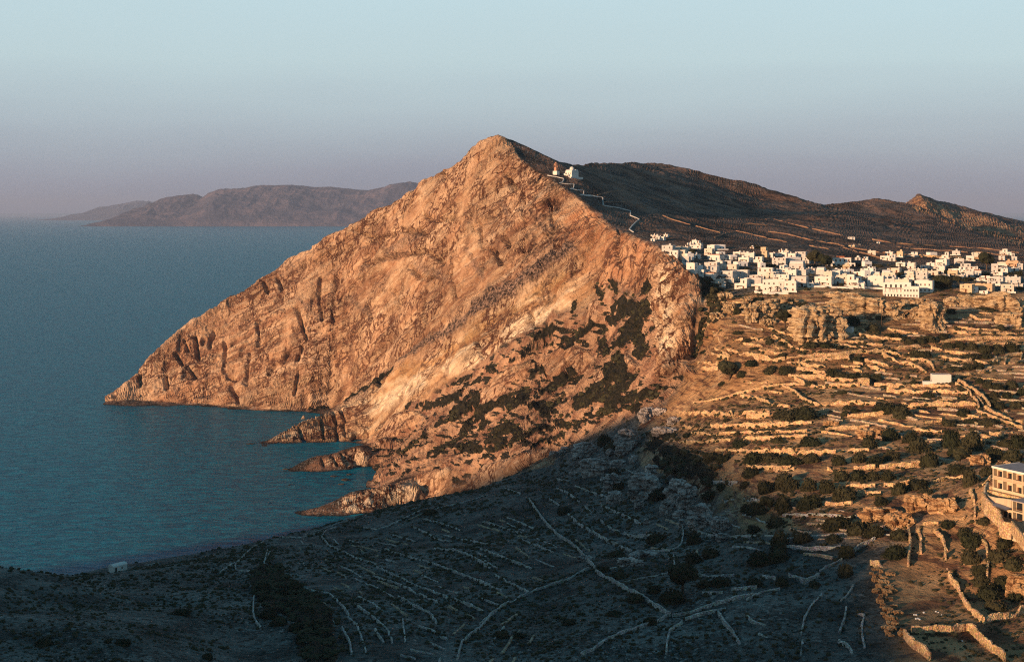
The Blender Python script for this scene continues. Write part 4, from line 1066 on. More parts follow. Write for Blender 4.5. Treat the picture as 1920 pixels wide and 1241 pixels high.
# ------------------------------------------------------------------ rock outcrops
def gnd(x, y): return float(samp(hg, x, y))
ico_cache = {}
def ico(n):
    if n not in ico_cache:
        import bmesh
        bm = bmesh.new(); bmesh.ops.create_icosphere(bm, subdivisions=n, radius=1.0)
        ico_cache[n] = (np.array([v.co[:] for v in bm.verts]), np.array([[l.index for l in f.verts] for f in bm.faces])); bm.free()
    return ico_cache[n]
def outcrop(name, u, vb, wpx, hpx, mat, dep=.7, rz=0.0, sub=5, rough=1.0, boxy=.45, sink=.25):
    q = dhit(u, vb)
    if not q: return None
    x, y = q; k = y/F; a = wpx*k/2; h = hpx*k; b = max(a*dep, h*.45)
    V, Fc = ico(sub); P_ = np.sign(V)*np.abs(V)**(1-boxy*.6); P_ = P_/np.maximum(np.abs(P_).max(1), 1e-6)[:, None]*boxy+P_*(1-boxy)
    P_ = P_*[a, b, h*(1+sink)/1.0*.62]
    s = max(a, h); sd = u*.37+vb
    nrm = V
    wv = P_/(s*.5)
    D = fbm(wv[:,0]+sd, wv[:,1], wv[:,2], 5, .6)*s*.26*rough
    st = fbm(wv[:,0]*.4+sd, wv[:,1]*.4, P_[:,2]/(1.6)+sd+wv[:,0]*.35, 3, .6)
    D += st*min(s*.22, 1.3)*rough*(.4 if mat is M_rockg else 1) - np.clip(fbm(wv[:,0]*2.2+sd+9, wv[:,1]*2.2, wv[:,2]*.6, 3, .5, True)-.25, 0, 1)*s*.28*rough
    lz = np.floor(P_[:,2]/1.5+vnoise(wv[:,0]*.8, wv[:,1]*.8, sd+0*wv[:,0])*1.2)   # beds: each layer set back or proud of the next
    D += vnoise(wv[:,0]*1.6+sd, wv[:,1]*1.6, lz*3.37)*min(s*.22, 2.2)*(.5 if mat is M_rockg else 1)
    bx = np.floor(wv[:,0]*2.2+lz*.7); D += vnoise(bx*1.7+sd, lz*2.1, np.floor(wv[:,1]*2)*1.3)*min(s*.10, 1.0)
    P_ = P_+nrm*D[:, None]*[1, 1, .45]
    c, sn = math.cos(rz), math.sin(rz); P_ = np.stack([P_[:,0]*c-P_[:,1]*sn, P_[:,0]*sn+P_[:,1]*c, P_[:,2]], 1)
    o = np_mesh(name, P_, Fc, mat)
    g = gnd(x, y+b*.5)
    o.location = (x, y+b*.55, min(g, gnd(x, y))+h*.38)
    return o
OC = [ # u, base v, width, height, material, depth, look
 (1539,640,104,60,0,.35,'big layered golden rock face'),(1514,640,36,22,0,.6,'rounded golden boulder'),(1548,642,34,20,0,.6,'cracked golden boulder'),
 (1753,618,42,44,0,.6,'upright golden rock'),(1680,598,32,28,0,.7,'rounded golden rock knob'),(1615,591,112,28,0,.3,'long layered golden ledge'),(1720,598,26,18,0,.6,'low golden rock'),
 (1858,580,130,24,0,.25,'wide golden ledge'),(1893,611,48,20,0,.4,'notched golden rock'),(1368,589,22,18,0,.7,'small golden rock'),(1410,604,22,24,0,.6,'leaning golden rock'),
 (1437,596,48,26,0,.5,'pitted golden rock'),(1400,578,18,16,0,.7,'small golden rock'),(1722,580,62,16,0,.5,'low golden shelf'),(1800,574,50,14,0,.5,'low golden shelf'),(1470,574,60,12,0,.4,'low golden shelf'),
 (1590,562,70,9,0,.4,'flat golden shelf'),(1345,605,26,12,0,.6,'small golden rock'),(1440,610,30,10,0,.6,'small golden rock'),(1360,562,26,10,0,.6,'small golden rock'),
 (1688,990,50,30,1,.4,'slanting orange rock slab'),(1725,957,56,32,1,.35,'slanting orange rock slab'),(1770,962,50,28,1,.4,'pale orange rock slab'),(1655,976,76,24,1,.3,'long orange rock slab'),
 (1908,1122,36,44,1,.6,'pale orange rock pile'),(1641,820,62,16,1,.5,'low orange rock'),(1840,872,36,22,1,.6,'orange rock mound'),(1825,905,26,16,1,.6,'orange rock mound'),(1560,800,30,10,1,.6,'low orange rock'),
 (1215,790,34,24,2,.8,'pale jumbled boulders'),(1240,778,26,12,2,.8,'pale jumbled boulders'),(1262,795,26,14,2,.7,'pale weathered boulder'),(1250,820,60,16,2,.6,'low weathered rocks'),
 (1176,850,44,42,2,.6,'craggy grey rock'),(1098,863,50,32,2,.6,'craggy grey rock'),(1144,858,14,16,2,.8,'small grey rock'),(1112,893,64,30,2,.4,'craggy grey rock'),(1160,880,34,16,2,.6,'small grey rock'),
 (1190,868,24,12,2,.6,'small grey rock'),(1220,896,28,26,2,.7,'craggy grey rock'),(1148,922,38,32,2,.6,'leaning grey rock'),(1210,937,70,44,2,.5,'broad craggy grey rock'),(1270,938,46,36,2,.5,'tall grey rock fin'),
 (1292,964,30,50,2,.6,'tall grey rock fin'),(1316,990,48,40,2,.5,'tall grey rock fin'),(1352,999,40,26,2,.6,'tapering grey rock'),(1155,944,34,22,2,.7,'low grey rock'),(1198,954,18,16,2,.8,'small grey rock'),
 (1250,966,26,26,2,.5,'leaning grey rock'),(1267,958,20,30,2,.6,'leaning grey rock'),(1276,972,28,14,2,.7,'low grey rock'),(1058,850,20,12,2,.7,'small grey rock'),(1040,856,24,10,2,.7,'small grey rock'),
 (1355,1013,24,14,2,.8,'small grey rock'),(1130,905,10,10,2,.8,'small grey rock'),(1075,893,12,14,2,.8,'small grey rock'),(1213,985,12,10,2,.8,'small grey rock'),(1278,990,10,16,2,.8,'small grey rock'),
 (1100,1052,40,10,2,.5,'low grey rock'),(1205,1045,60,9,2,.5,'low grey rock'),(1185,1062,60,12,2,.4,'long grey rock heap'),
]
for i in range(46):
    t_ = i/45; OC.append((1652+32*t_+rnd.uniform(-20, 17), 1072+124*t_+rnd.uniform(-5, 5), rnd.uniform(6, 19), rnd.uniform(3.5, 9), 1, .8, 'sunlit orange boulder'))
mm = [M_rock, M_rocko, M_rockg]; ol = []
for u, v, w, h, m, dp, d in OC:
    if m == 2: w *= .9; h *= .92
    if m == 1: h *= .8
    o = outcrop('rock', u, v, w, h, mm[m], dp, rz=R(rnd.uniform(-35, 20)), sub=5, rough=1.25 if m == 2 else 1.1, boxy=.2 if m == 2 else .4)
    if o: tag(o, None, 'rock', ['golden rocks below the village','orange rocks near the hotel','grey rocks of the shaded ridge'][m]); ol.append((o, u, v, d))
uniq(ol)
for u, v, w, h in [(626,893,14,4),(648,900,18,6),(640,908,12,4),(655,890,12,5),(470,832,18,3),(536,880,12,4)]:
    d_ = H*F/(v-HOR); x_ = (u-960)/F*d_; V, Fc = ico(3); a = w*d_/F/2
    P_ = V*[a, a*.7, max(1.2, h*d_/F*.6)]; P_ = P_+V*(fbm(V[:,0]*2+u, V[:,1]*2, V[:,2]*2, 3)*a*.4)[:, None]*[1,1,.3]
    o = np_mesh('sea_rock', P_, Fc, M_rockw); o.location = (x_, d_, -.2)
    tag(o, f'low dark rock awash off the {"grey" if u>600 else "pale"} headland spit, ' + {626:'outermost of its cluster',648:'biggest of its cluster',640:'nearest the viewer',655:'closest to the cliff',470:'beyond the long pale spit',536:'at the tip of the middle spit'}[u], 'sea rock', 'rocks awash')
q = (-240, 1478); V, Fc = ico(3); P_ = V*[2.6, 2.2, 5.5]*np.stack([1-.45*V[:,2], 1-.45*V[:,2], np.ones(len(V))], 1)
P_ = P_+V*(fbm(V[:,0]*2, V[:,1]*2, V[:,2]*2, 3)*1.6)[:, None]; o = np_mesh('rock_pinnacle', P_, Fc, M_rockc)
d_ = float(csamp(_dm, 568., 793.)); o.location = ((568-960)/F*d_, d_+3, gnd((568-960)/F*d_, d_+3)+3.5)
tag(o, 'pointed pale rock pinnacle standing on the long spit', 'rock pinnacle')
# ------------------------------------------------------------------ shrubs and trees
def shrub_mesh(seed, leaves=420, mat=None, squat=.8):
    r = np.random.default_rng(seed); V, Fc = ico(3)
    P_ = V.copy(); P_[:,2] = np.where(P_[:,2] < -.25, -.25, P_[:,2])
    D = fbm(V[:,0]*1.3+seed*3, V[:,1]*1.3, V[:,2]*1.3, 3, .6)*.42
    P_ = P_*(.80+D)[:, None]*[1, 1, squat]
    vs, fs = [P_], [Fc]; b = len(P_)
    dirs = r.normal(size=(leaves, 3)); dirs[:,2] = np.abs(dirs[:,2])*.95-.15; dirs /= np.linalg.norm(dirs, axis=1)[:, None]
    rad = (.80+fbm(dirs[:,0]*1.3+seed*3, dirs[:,1]*1.3, dirs[:,2]*1.3, 3, .6)*.42)*(.93+r.random(leaves)*.22)
    c = dirs*rad[:, None]*[1, 1, squat]; s = .05+r.random(leaves)*.07
    a = r.normal(size=(leaves, 3)); a /= np.linalg.norm(a, axis=1)[:, None]; e = np.cross(a, dirs); e /= np.linalg.norm(e, axis=1)[:, None]+1e-9
    f2_ = np.cross(e, a)
    q1 = c+e*s[:, None]; q2 = c+f2_*s[:, None]*1.3; q3 = c-e*s[:, None]
    vs.append(np.stack([q1, q2, q3], 1).reshape(-1, 3)); fs.append(np.arange(leaves*3).reshape(-1, 3)+b)
    o = np_mesh('shrub_source', np.concatenate(vs), np.concatenate(fs), mat); me = o.data; bpy.data.objects.remove(o); me.name = 'shrub'; return me
SM = [shrub_mesh(i, mat=M_leaf if i % 2 else M_leaf2) for i in range(6)]
SH = """
T3 110,430,200,100 860,230,130,70 1800,250,170,130 1330,530,200,90 1500,530,200,90 860,480,110,80 660,710,160,80 880,800,180,110 1050,810,180,110 1270,830,130,60 1560,830,150,140 1680,870,180,70 1820,870,180,70
T3 1850,670,110,70 990,500,80,60 1010,640,130,50 500,130,90,110 220,270,100,50 560,850,120,90 1700,1050,120,50 1840,1060,110,50 1730,1210,90,60 700,560,120,40 1340,950,140,50 1640,550,80,40 1190,60,80,50
T3 1260,60,80,80 1440,140,130,50 1560,155,130,50 740,10,140,40 520,400,130,40 620,480,120,40 340,960,120,60 40,620,120,60 140,590,120,50
T4 220,330,150,100 400,420,110,80 500,420,110,80 580,450,80,50 300,210,120,60 1100,130,130,80 640,500,150,70 760,480,150,80 880,460,150,90 1020,440,150,80 1080,520,150,90 1220,510,150,100 1340,530,150,110 1500,560,170,130 1640,560,170,140 1790,540,170,140
T4 1350,640,200,80 1500,640,180,70 700,620,150,100 810,630,150,110 1300,760,160,100 1410,750,140,100 1150,790,200,50 60,680,120,80 160,870,120,90 270,890,130,100 860,905,130,60 850,1070,140,90
T4 1460,110,150,50 1570,120,130,50 1750,110,150,60 1640,50,90,80 1660,330,120,80 1430,920,110,80 1520,960,130,110 1650,980,150,120 1800,960,150,120 1900,1040,120,120 1600,1080,130,110 1740,1090,150,120 1850,1180,140,120 1660,1190,150,110 1580,1170,110,90 700,960,120,40
R7 300,520,150,90 420,500,190,110 700,450,60,50 760,480,80,40 690,500,70,40 960,460,150,100 1090,480,150,110 1000,640,130,110 860,690,110,120 1140,660,110,100 1200,720,150,120 1430,660,120,170 1580,680,150,180 1510,490,120,70
R7 1410,560,110,60 1560,550,100,50 1700,560,160,50 450,700,150,80 220,690,90,60 60,810,130,100 190,800,150,80 320,830,150,80 460,810,140,80 640,820,110,90 780,800,110,100 900,830,140,80 1010,790,120,80 1270,800,130,150 660,930,120,90 780,930,130,100
R7 890,930,110,80 990,930,120,80 1060,1010,110,120 1200,980,160,100 680,1060,180,120 560,1000,120,120 440,990,120,110 940,1100,120,70 1250,1040,120,50 140,1000,130,120 270,960,150,130 40,900,110,80 270,1120,110,150 450,1110,160,130 60,1150,150,100
R7 1740,780,150,120 1850,790,130,120 1890,680,120,130 1560,930,120,150 1480,880,150,80 1680,890,120,80 1800,700,120,80 1510,760,110,110 1460,760,110,90
R8 210,270,150,90 640,280,200,120 780,310,170,120 890,330,140,110 230,400,130,150 400,390,150,80 620,390,130,60 700,480,110,110 690,600,100,130 110,520,170,130 230,500,160,110 60,330,110,60 1060,360,150,90 1040,480,160,120 1520,340,110,90
R8 1400,290,120,60 1660,270,110,60 1560,400,150,120 1560,510,150,120 1630,600,120,90 1760,500,150,100 1800,410,130,90 1860,580,130,100 1700,750,180,120 1640,670,120,90 1790,690,140,100 1740,850,150,90 1870,780,120,110 250,670,90,90 60,680,130,70 480,690,90,50
T7 980,160,90,50 1000,250,70,60 540,330,120,70 1100,310,100,50 1130,430,200,100 1600,100,250,100 1800,70,200,120 1560,400,100,80 1870,430,150,110 820,580,200,130 940,590,180,120 1280,580,200,140 1450,550,150,80 1600,620,180,80 1760,630,180,80
T7 930,900,150,80 650,900,180,100 1180,900,130,90 1420,920,160,160 1700,880,200,180 1620,1080,170,200 800,1000,200,110 1200,1150,150,110 1380,1180,150,100 250,970,160,100 130,960,110,60
A2 870,300,100,100 920,360,110,110 930,540,110,90 960,620,100,100 1240,690,160,90 1600,600,140,60
A3 590,190,120,60 950,490,120,50 850,600,90,50 960,640,150,60 1340,790,180,110 1230,380,150,80 1670,690,160,80 1560,700,110,60 1210,740,100,60 1080,800,140,70 1180,960,110,60 930,900,100,50 620,960,100,50 150,1050,110,60 270,1060,90,50 1480,380,110,110 1480,520,120,100 1600,480,120,90
A4 350,720,110,100 360,800,110,90 470,770,120,90 560,720,120,110 550,850,130,90 640,900,130,100 690,970,110,90 740,1050,90,90 370,910,120,80 450,960,130,80 560,1010,120,70 1500,200,110,50 620,1080,100,70
A5 290,1110,130,60 850,1110,110,60 740,1100,60,40 1250,900,120,50 1430,1200,80,50
V6 590,290,120,90 870,880,130,130 960,850,110,110 640,760,150,150 740,800,150,150 560,690,110,90 1530,490,160,60 1660,500,160,60 1330,540,110,50 1060,870,90,120 1490,1000,180,60 1450,240,160,50 1060,360,90,60
V7 780,520,60,50 880,510,70,50 960,515,100,50 1110,490,110,60 1380,500,150,60 1250,520,110,50 400,830,90,50 1100,950,240,50 1410,960,110,60 860,760,100,50 1020,770,90,40 330,1030,140,60
V8 700,700,150,100 800,700,150,90 1000,670,150,90 1120,690,130,80 1210,680,110,70 1850,600,130,110 1600,560,110,60 1720,610,150,60 1880,810,130,60 1560,880,130,50 1670,890,140,40 860,580,150,50 960,610,110,50 1400,620,120,50 700,790,150,50 800,910,110,40
"""
SHAD = []; sl = []; ns_ = 0
for ln in SH.strip().splitlines():
    f = ln.split(); ox, oy, k = REG[f[0]]
    for q in f[1:]:
        a = [float(t_) for t_ in q.split(',')]; u, v, w, h = ox+a[0]*k, oy+a[1]*k, a[2]*k, a[3]*k
        p = dhit(u, v+h*.42)
        if not p or ns_ >= 296: continue
        x, y = p; s = y/F; ns_ += 1
        o = bpy.data.objects.new('shrub', SM[ns_ % 6]); link(o)
        o.location = (x, y+w*s*.2, gnd(x, y)-.1); o.rotation_euler = (0, 0, rnd.random()*6.28)
        o.scale = (w*s*.56, w*s*.5, max(h*s*.98, w*s*.35))
        dark = (u < 1200 and v > 800) or (v > 830+(u-1250)*.45 and u < 1640 and v > 840)
        tag(o, None, 'shrub', 'shrubs in the shaded foreground' if dark else ('shrubs around the village' if v < 560 else 'shrubs on the sunlit terraces'))
        big = 'large' if w > 26 else ('small' if w < 14 else 'mid-sized')
        sl.append((o, u, v, f'{big} {"wide low" if w > 1.9*h else "rounded"} dark green shrub'))
uniq(sl)
def tree(u, vb, wpx, hpx, mat, label, round_=.95):
    p = dhit(u, vb); x, y = p; s = y/F; w = wpx*s; h = hpx*s
    o = empty('tree', (x, y, gnd(x, y)-.1)); tag(o, label, 'tree', 'dark trees in the landscape')
    r = random.Random(int(u)); V = []; Fc = []
    mb = MB(); mb.cyl(0, 0, 0, h*.45, w*.045, w*.03, 8)
    for k in range(5):
        a = k*1.26+r.random(); b = len(mb.v)
        x1, y1, z1 = math.cos(a)*w*.28, math.sin(a)*w*.28, h*(.45+.2*r.random())
        for (cx, cy, cz, rr) in ((0, 0, h*.25, w*.025), (x1, y1, z1, w*.012)):
            mb.v += [(cx+rr*math.cos(t_*1.571), cy+rr*math.sin(t_*1.571), cz) for t_ in range(4)]
        mb.f += [[b+i, b+(i+1)%4, b+4+(i+1)%4, b+4+i] for i in range(4)]
    mb.build('trunk', M_bark, o)
    vs, fs, nb = [], [], 0
    rr_ = np.random.default_rng(int(u))
    for k in range(9):
        a = rr_.random()*6.28; rad = w*.27*math.sqrt(rr_.random()) if k else 0
        cx, cy, cz = math.cos(a)*rad, math.sin(a)*rad, h*(.42+.28*rr_.random()); sz = w*(.2+.1*rr_.random())
        V_, F_ = ico(3); D = fbm(V_[:,0]*1.5+k, V_[:,1]*1.5+u, V_[:,2]*1.5, 3, .6)*.5
        vs.append(V_*(sz*(.85+D))[:, None]*[1,1,.85]+[cx, cy, cz]); fs.append(F_+nb); nb += len(V_)
        n = 260; d = rr_.normal(size=(n, 3)); d /= np.linalg.norm(d, axis=1)[:, None]
        D = fbm(d[:,0]*1.5+k, d[:,1]*1.5+u, d[:,2]*1.5, 3, .6)*.5
        c = d*(sz*(.88+D)*(.95+.25*rr_.random(n)))[:, None]*[1,1,.85]+[cx, cy, cz]
        e = rr_.normal(size=(n, 3))*w*.016; g = rr_.normal(size=(n, 3))*w*.016
        vs.append(np.stack([c+e, c+g, c-e], 1).reshape(-1, 3)); fs.append(np.arange(n*3).reshape(-1, 3)+nb); nb += n*3
    np_mesh('crown', np.concatenate(vs), np.concatenate(fs), mat, o)
for a in [(1472,616,36,38,M_leaf,'tall bushy dark tree left of the big layered rock face'),(1368,716,46,46,M_leaf2,'largest round bushy tree on the left terraces below the village'),
          (1280,1112,72,64,M_leaf,'large black tree standing in the shaded valley'),(1850,506,36,36,M_leaf,'tall round dark tree behind the right end of the village'),
          (1528,499,34,34,M_leaf2,'tall green tree behind the village left of the pink-roofed mansion'),(1549,502,34,30,M_leaf,'dark tree close beside the pink-roofed mansion on its left'),
          (1338,556,18,22,M_leaf2,'green tree under the left end of the village'),(1437,960,30,32,M_leaf,'dark tree among the shaded terraces right of the grey ridge'),
          (1764,541,46,26,M_leaf,'wide dark tree right of the arcaded white block'),(1800,874,30,40,M_leaf2,'olive tree above the orange mound left of the hotel')]:
    tree(*a)
def palm(u, vb, hpx, label):
    p = dhit(u, vb); x, y = p; s = y/F; h = hpx*s; o = empty('palm_tree', (x, y-3, gnd(x, y))); tag(o, label, 'palm tree', 'palms before the village')
    MB().cyl(0, 0, 0, h*.62, .3, .2, 8).build('trunk', M_bark, o)
    mb = MB(); r = random.Random(int(u))
    for k in range(22):
        a = k*.2856*2+r.random()*.3; el = R(-10+r.random()*70); ln = h*.42; b = len(mb.v)
        for i in range(5):
            t_ = i/4; rr = ln*t_*math.cos(el); z = h*.62+ln*t_*math.sin(el)-ln*.55*t_*t_
            wd = .55*(1-t_)*(t_*3 if t_ < .33 else 1)+.05
            mb.v += [(rr*math.cos(a)-wd*math.sin(a), rr*math.sin(a)+wd*math.cos(a), z), (rr*math.cos(a)+wd*math.sin(a), rr*math.sin(a)-wd*math.cos(a), z)]
        mb.f += [[b+2*i, b+2*i+1, b+2*i+3, b+2*i+2] for i in range(4)]
    mb.build('crown', M_leaf2, o)
palm(1443, 549, 15, 'left one of two palms before the village front'); palm(1456, 549, 18, 'right one of two palms before the village front')
# low scrub nobody could count
def scrub_field():
    V_, F_ = ico(1); r = np.random.default_rng(3); N = 46000
    d = 300+ (r.random(N)**1.5)*700; u = r.random(N)*1960-20; x = (u-960)/F*d
    z = samp(hg, x, d); sl_ = samp(slope, x, d); n = vnoise(x/24, d/24, x*0)
    ok = (z > 12) & (sl_ < .8) & (n+r.random(N)*.8 > .2) & (samp(m_face, x, d) < .1) ; x, d, z = x[ok], d[ok], z[ok]
    jj, ii = np.nonzero((cv_scrub > .5) & (_dm < 1500)); k = r.integers(0, len(jj), 5200)
    wx, wd = [], []
    for w_ in walls:
        n_ = len(w_['pl'])
        if w_['px'][0][1] < 480: continue
        kk = r.integers(0, n_, max(2, int(n_*.9))); wx.append(w_['pl'][kk, 0]+r.normal(size=len(kk))*.9); wd.append(w_['pl'][kk, 1]+r.choice([-1.3, 1.6], len(kk))+r.normal(size=len(kk))*.4)
    x = np.concatenate([x]+wx); d = np.concatenate([d]+wd); z = samp(hg, x, d)
    dd = _dm[jj[k], ii[k]]; xx = ((2*ii[k]+1)-960)/F*dd+r.normal(size=5200)*1.5; dd = dd+r.normal(size=5200)*1.5
    x = np.concatenate([x, xx]); d = np.concatenate([d, dd]); z = samp(hg, x, d)+np.concatenate([z*0, xx*0+1.2]); N = len(x)
    s = (.22+r.random(N)**3*1.0)*np.clip(d/500, .7, 1.4)*np.where(np.arange(N) >= N-5200, 1.5, 1); nv = len(V_)
    jit = 1+.45*(r.random((N, nv))-.5)
    P_ = V_[None]*(s[:, None]*jit)[..., None]*[1, 1, .7]+np.stack([x, d, z+.1], 1)[:, None, :]
    Fq = F_[None]+(np.arange(N)*nv)[:, None, None]
    tag(np_mesh('scrub', P_.reshape(-1, 3), Fq.reshape(-1, 3), M_leaf2), 'low dark scrub scattered over the hillsides and terraces', 'scrub', kind='stuff')
scrub_field()
# ------------------------------------------------------------------ village houses
def shell(mb, x0, x1, y0, y1, z0, z1, par=.45):          # box with a parapet round a sunken flat roof
    mb.box(x0, x1, y0, y1, z0, z1-par)
    t = .35
    for a in ((x0,x1,y0,y0+t),(x0,x1,y1-t,y1),(x0,x0+t,y0+t,y1-t),(x1-t,x1,y0+t,y1-t)): mb.box(*a, z1-par, z1)
    return mb
HV = """
V6 0,62,80,108 20,110,88,128 100,190,105,150 0,60,130,170 60,130,120,150 180,240,70,110
V6 150,310,225,330,2 180,380,300,420,2 310,530,240,300 400,510,290,410,2 515,560,330,400 570,640,150,210 630,705,160,235,2 540,700,220,270 590,690,350,410 505,560,190,220
V6 780,890,220,290 890,1050,215,285,w 740,860,270,370,2 950,1090,315,410,2w 780,970,355,430,r 1140,1250,315,380 1250,1370,320,390 1100,1210,360,430,w 1210,1370,390,460 1360,1550,385,468,2 1375,1435,248,272,d 1525,1602,250,310,c
V6 400,480,465,540 350,480,535,625 490,620,470,650,2 610,740,500,600,w 740,930,460,560,2 720,920,520,640,2 660,740,565,640 930,1200,490,560 900,1000,440,500,d 1000,1120,440,490 1200,1360,455,520,w
V6 920,1150,580,700,2 1140,1350,570,690,p 1160,1340,690,830,2 850,990,700,770 990,1160,680,750 1360,1540,680,780 1370,1500,640,690 1480,1780,540,650,2 1550,1870,700,860,2 1690,1870,630,720,2 1450,1560,760,840
V6 1780,1910,500,610,2 1680,1880,400,480,2 1650,1770,335,372 1830,1915,305,355
V7 0,120,320,380 130,240,335,400 230,380,315,390,2 0,120,400,470 130,330,390,470,w 330,430,390,482,2 150,350,470,550,b 20,160,530,605,d 0,60,290,320 60,150,300,340
V7 230,390,560,640 380,510,545,620,2 520,640,560,640,b 640,780,620,665 640,940,580,660,2 740,930,560,605 0,150,630,730,2 180,390,660,800,2 80,250,720,870,2 0,80,730,860,2
V7 500,740,660,790,2 800,960,640,770,2 950,1110,630,790,2 1110,1200,660,790,2w 1230,1460,650,800,p 1040,1160,590,640 1140,1300,545,610,2 1310,1360,540,640,2w 940,1060,560,620,w 1060,1140,395,430,d 1140,1240,385,432,2 1200,1270,430,470,w
V7 1460,1620,600,720,p 1510,1680,545,605,2 1630,1760,460,520 1760,1900,465,530,2 1750,1880,580,660 960,1060,110,140 970,1060,225,250,c 1360,1405,175,192 1110,1135,208,222
V8 0,140,690,830,p 140,340,700,860,2 270,400,590,660 430,590,600,700,2 350,590,555,620,2 440,610,700,870,2 490,590,505,550 580,690,465,545,2 700,860,425,510,2 680,830,510,570 600,740,580,640 720,820,560,620
V8 750,900,630,662 1050,1290,480,560,2 880,1050,550,600 1060,1240,555,605 1230,1290,560,612 1480,1570,480,612,2 1560,1690,458,505 1680,1850,440,520,t 1580,1740,530,590 1750,1850,535,580 1840,1915,475,560,2
V8 1270,1460,650,722,2 1440,1640,660,730 1640,1880,665,750 1420,1600,725,770 1190,1310,800,880,w 1310,1430,860,902 1610,1790,770,880,2 1800,1915,760,800 1040,1210,765,880,c 1210,1490,758,860,t
"""
VM = [(1240,470,'cliff end of the village'),(1268,505,'ravine head'),(1300,470,'green tree in the upper village'),(1340,510,'shaded blue-grey house'),(1390,525,'big blank tan-white block'),(1385,485,'upper twin houses'),
      (1407,467,'lone domed chapel'),(1450,540,'two palms'),(1437,495,'green belt mid-village'),(1480,490,'left foot of the dark trees'),(1480,545,'outside staircase'),(1575,490,'pink-roofed mansion'),(1540,530,'square house with two small windows'),
      (1600,520,'white bell gable'),(1642,528,'long blank white wall'),(1672,525,'tall blank white tower block'),(1690,550,'arcaded white block'),(1735,540,'corner house with shaded blue side'),(1760,490,'gabled hilltop house'),
      (1765,525,'wide dark tree'),(1815,500,'row of white chimneys'),(1850,490,'tall round dark tree'),(1870,500,'orange terraced house'),(1845,540,'flat tan building'),(1885,525,'long low white house'),(1600,447,'pair of field houses'),(1640,510,'slit-windowed houses')]
vil = []; rh = random.Random(11); hk = 0
def house(u0, u1, vt, vb, fl):
    global hk
    hk += 1; r = random.Random(hk*13+5)
    uc = (u0+u1)/2; p = dhit(uc, vb)
    if not p: return
    x, y = p; s = y/F; phi = R(-(26+r.uniform(-9, 9)))
    w = (u1-u0)*s/1.04; h = (vb-vt)*s; dp = max(4.5, min(9.0, w*r.uniform(.7, 1.1)))
    small = (u1-u0) < 14 and h < 3.6
    if 'w' in fl: phi = R(18)
    o = empty('chapel' if 'd' in fl or 'b' in fl else 'white_house', (x, y, gnd(x, y)), phi); o.location.y += 1.5
    zb = -5.0; two = '2' in fl or h > 5.2
    mat = {'t': M_tan, 'c': M_cream, 'w': M_white2}.get((fl.replace('2','') or 'x')[-1], r.choice([M_white, M_white, M_white3, M_white4]))
    mb = MB(); look = []
    hx = w/2
    upper = two and r.random() < .5 and 'p' not in fl
    if upper:                                          # set-back upper storey with a roof terrace
        shell(mb, -hx, hx, 0, dp, zb, h*.55); k = r.uniform(.5, .72); sgn = r.choice((-1, 1))
        xa, xb = (-hx, -hx+2*hx*k) if sgn < 0 else (hx-2*hx*k, hx)
        ub = MB(); shell(ub, xa+.02, xb-.02, r.uniform(.4, 1.6), dp-.3, h*.55-.44, h); look.append('set-back upper floor')
    else:
        shell(mb, -hx, hx, 0, dp, zb, h); look.append('plain box shape'); ub = None
    mb.build('wall', mat, o)
    if ub: ub.build('upper_wall', mat, o)
    if 'p' in fl: look = ['blank front wall']
    if 'd' in fl: MB().cyl(0, dp/2, h-.4, h+.5, w*.28, w*.28, 12).dome(0, dp/2, h+.5, w*.28, w*.26).build('dome', M_white, o); look = ['small dome']
    if 'b' in fl:
        MB().vault(-hx+.3, hx-.3, .3, dp-.3, h-.1, h*.45).build('vault_roof', M_white, o); look = ['vaulted roof']
    if 'r' in fl:
        MB().box(-hx-.3, hx+.3, -.3, dp+.3, h+.02, h+.5, .5).build('roof', M_red, o); look = ['brown roof']
    fz = h*.55 if upper else h
    # openings
    rows = [(1.0, min(1.2, fz*.34))]
    if two and not upper: rows = [(.9, 1.15), (h*.5+.7, 1.15)]
    nwin = 0; shm = r.choice([M_dark, M_dark, M_brown, M_blue])
    if 'p' in fl: rows = [(h*.62, .7)]
    for zi, (z, hh) in enumerate(rows):
        n = max(1, int(w/r.uniform(2.8, 4.2)));
        if 'p' in fl: n = 1
        for i in range(n):
            if r.random() < .18 and n > 1: continue
            cx = -hx+w*(i+.5)/n+r.uniform(-.3, .3); ww = .85
            if zi == 0 and i == n//2 and z < 1.5:
                f_ = MB().box(cx-.55, cx+.55, -.07, .1, 0, 2.05).build('door', r.choice([M_brown, M_blue, M_dark]), o); continue
            f_ = MB().box(cx-ww/2, cx+ww/2, -.06, .1, z, z+hh).build('window', shm, o); nwin += 1
    if ub:
        n = max(1, int((xb-xa)/3.2))
        for i in range(n):
            cx = xa+(xb-xa)*(i+.5)/n; yy = min(v_[1] for v_ in ub.v)
            MB().box(cx-.5, cx+.5, yy-.06, yy+.1, h*.55+.1, h*.55+1.95 if i % 2 == 0 else h*.55+1.3).build('door' if i % 2 == 0 else 'window', shm, o)
    # side windows on the shaded flank
    for i in range(1 if small else 2):
        cy = dp*(.3+.4*i); z = rows[-1][0]
        MB().box(hx-.1, hx+.06, cy-.4, cy+.4, min(z, fz-1.5), min(z+1, fz-.5)).build('window', M_dark, o)
    if r.random() < .45 and not fl.startswith(('d','b')):
        cx = r.uniform(-hx+.6, hx-.6); cy = dp*.6
        MB().box(cx-.3, cx+.3, cy-.3, cy+.3, fz-.5, fz+.9).box(cx-.4, cx+.4, cy-.4, cy+.4, fz+.9, fz+1.02).build('chimney', M_white, o); look.append('chimney')
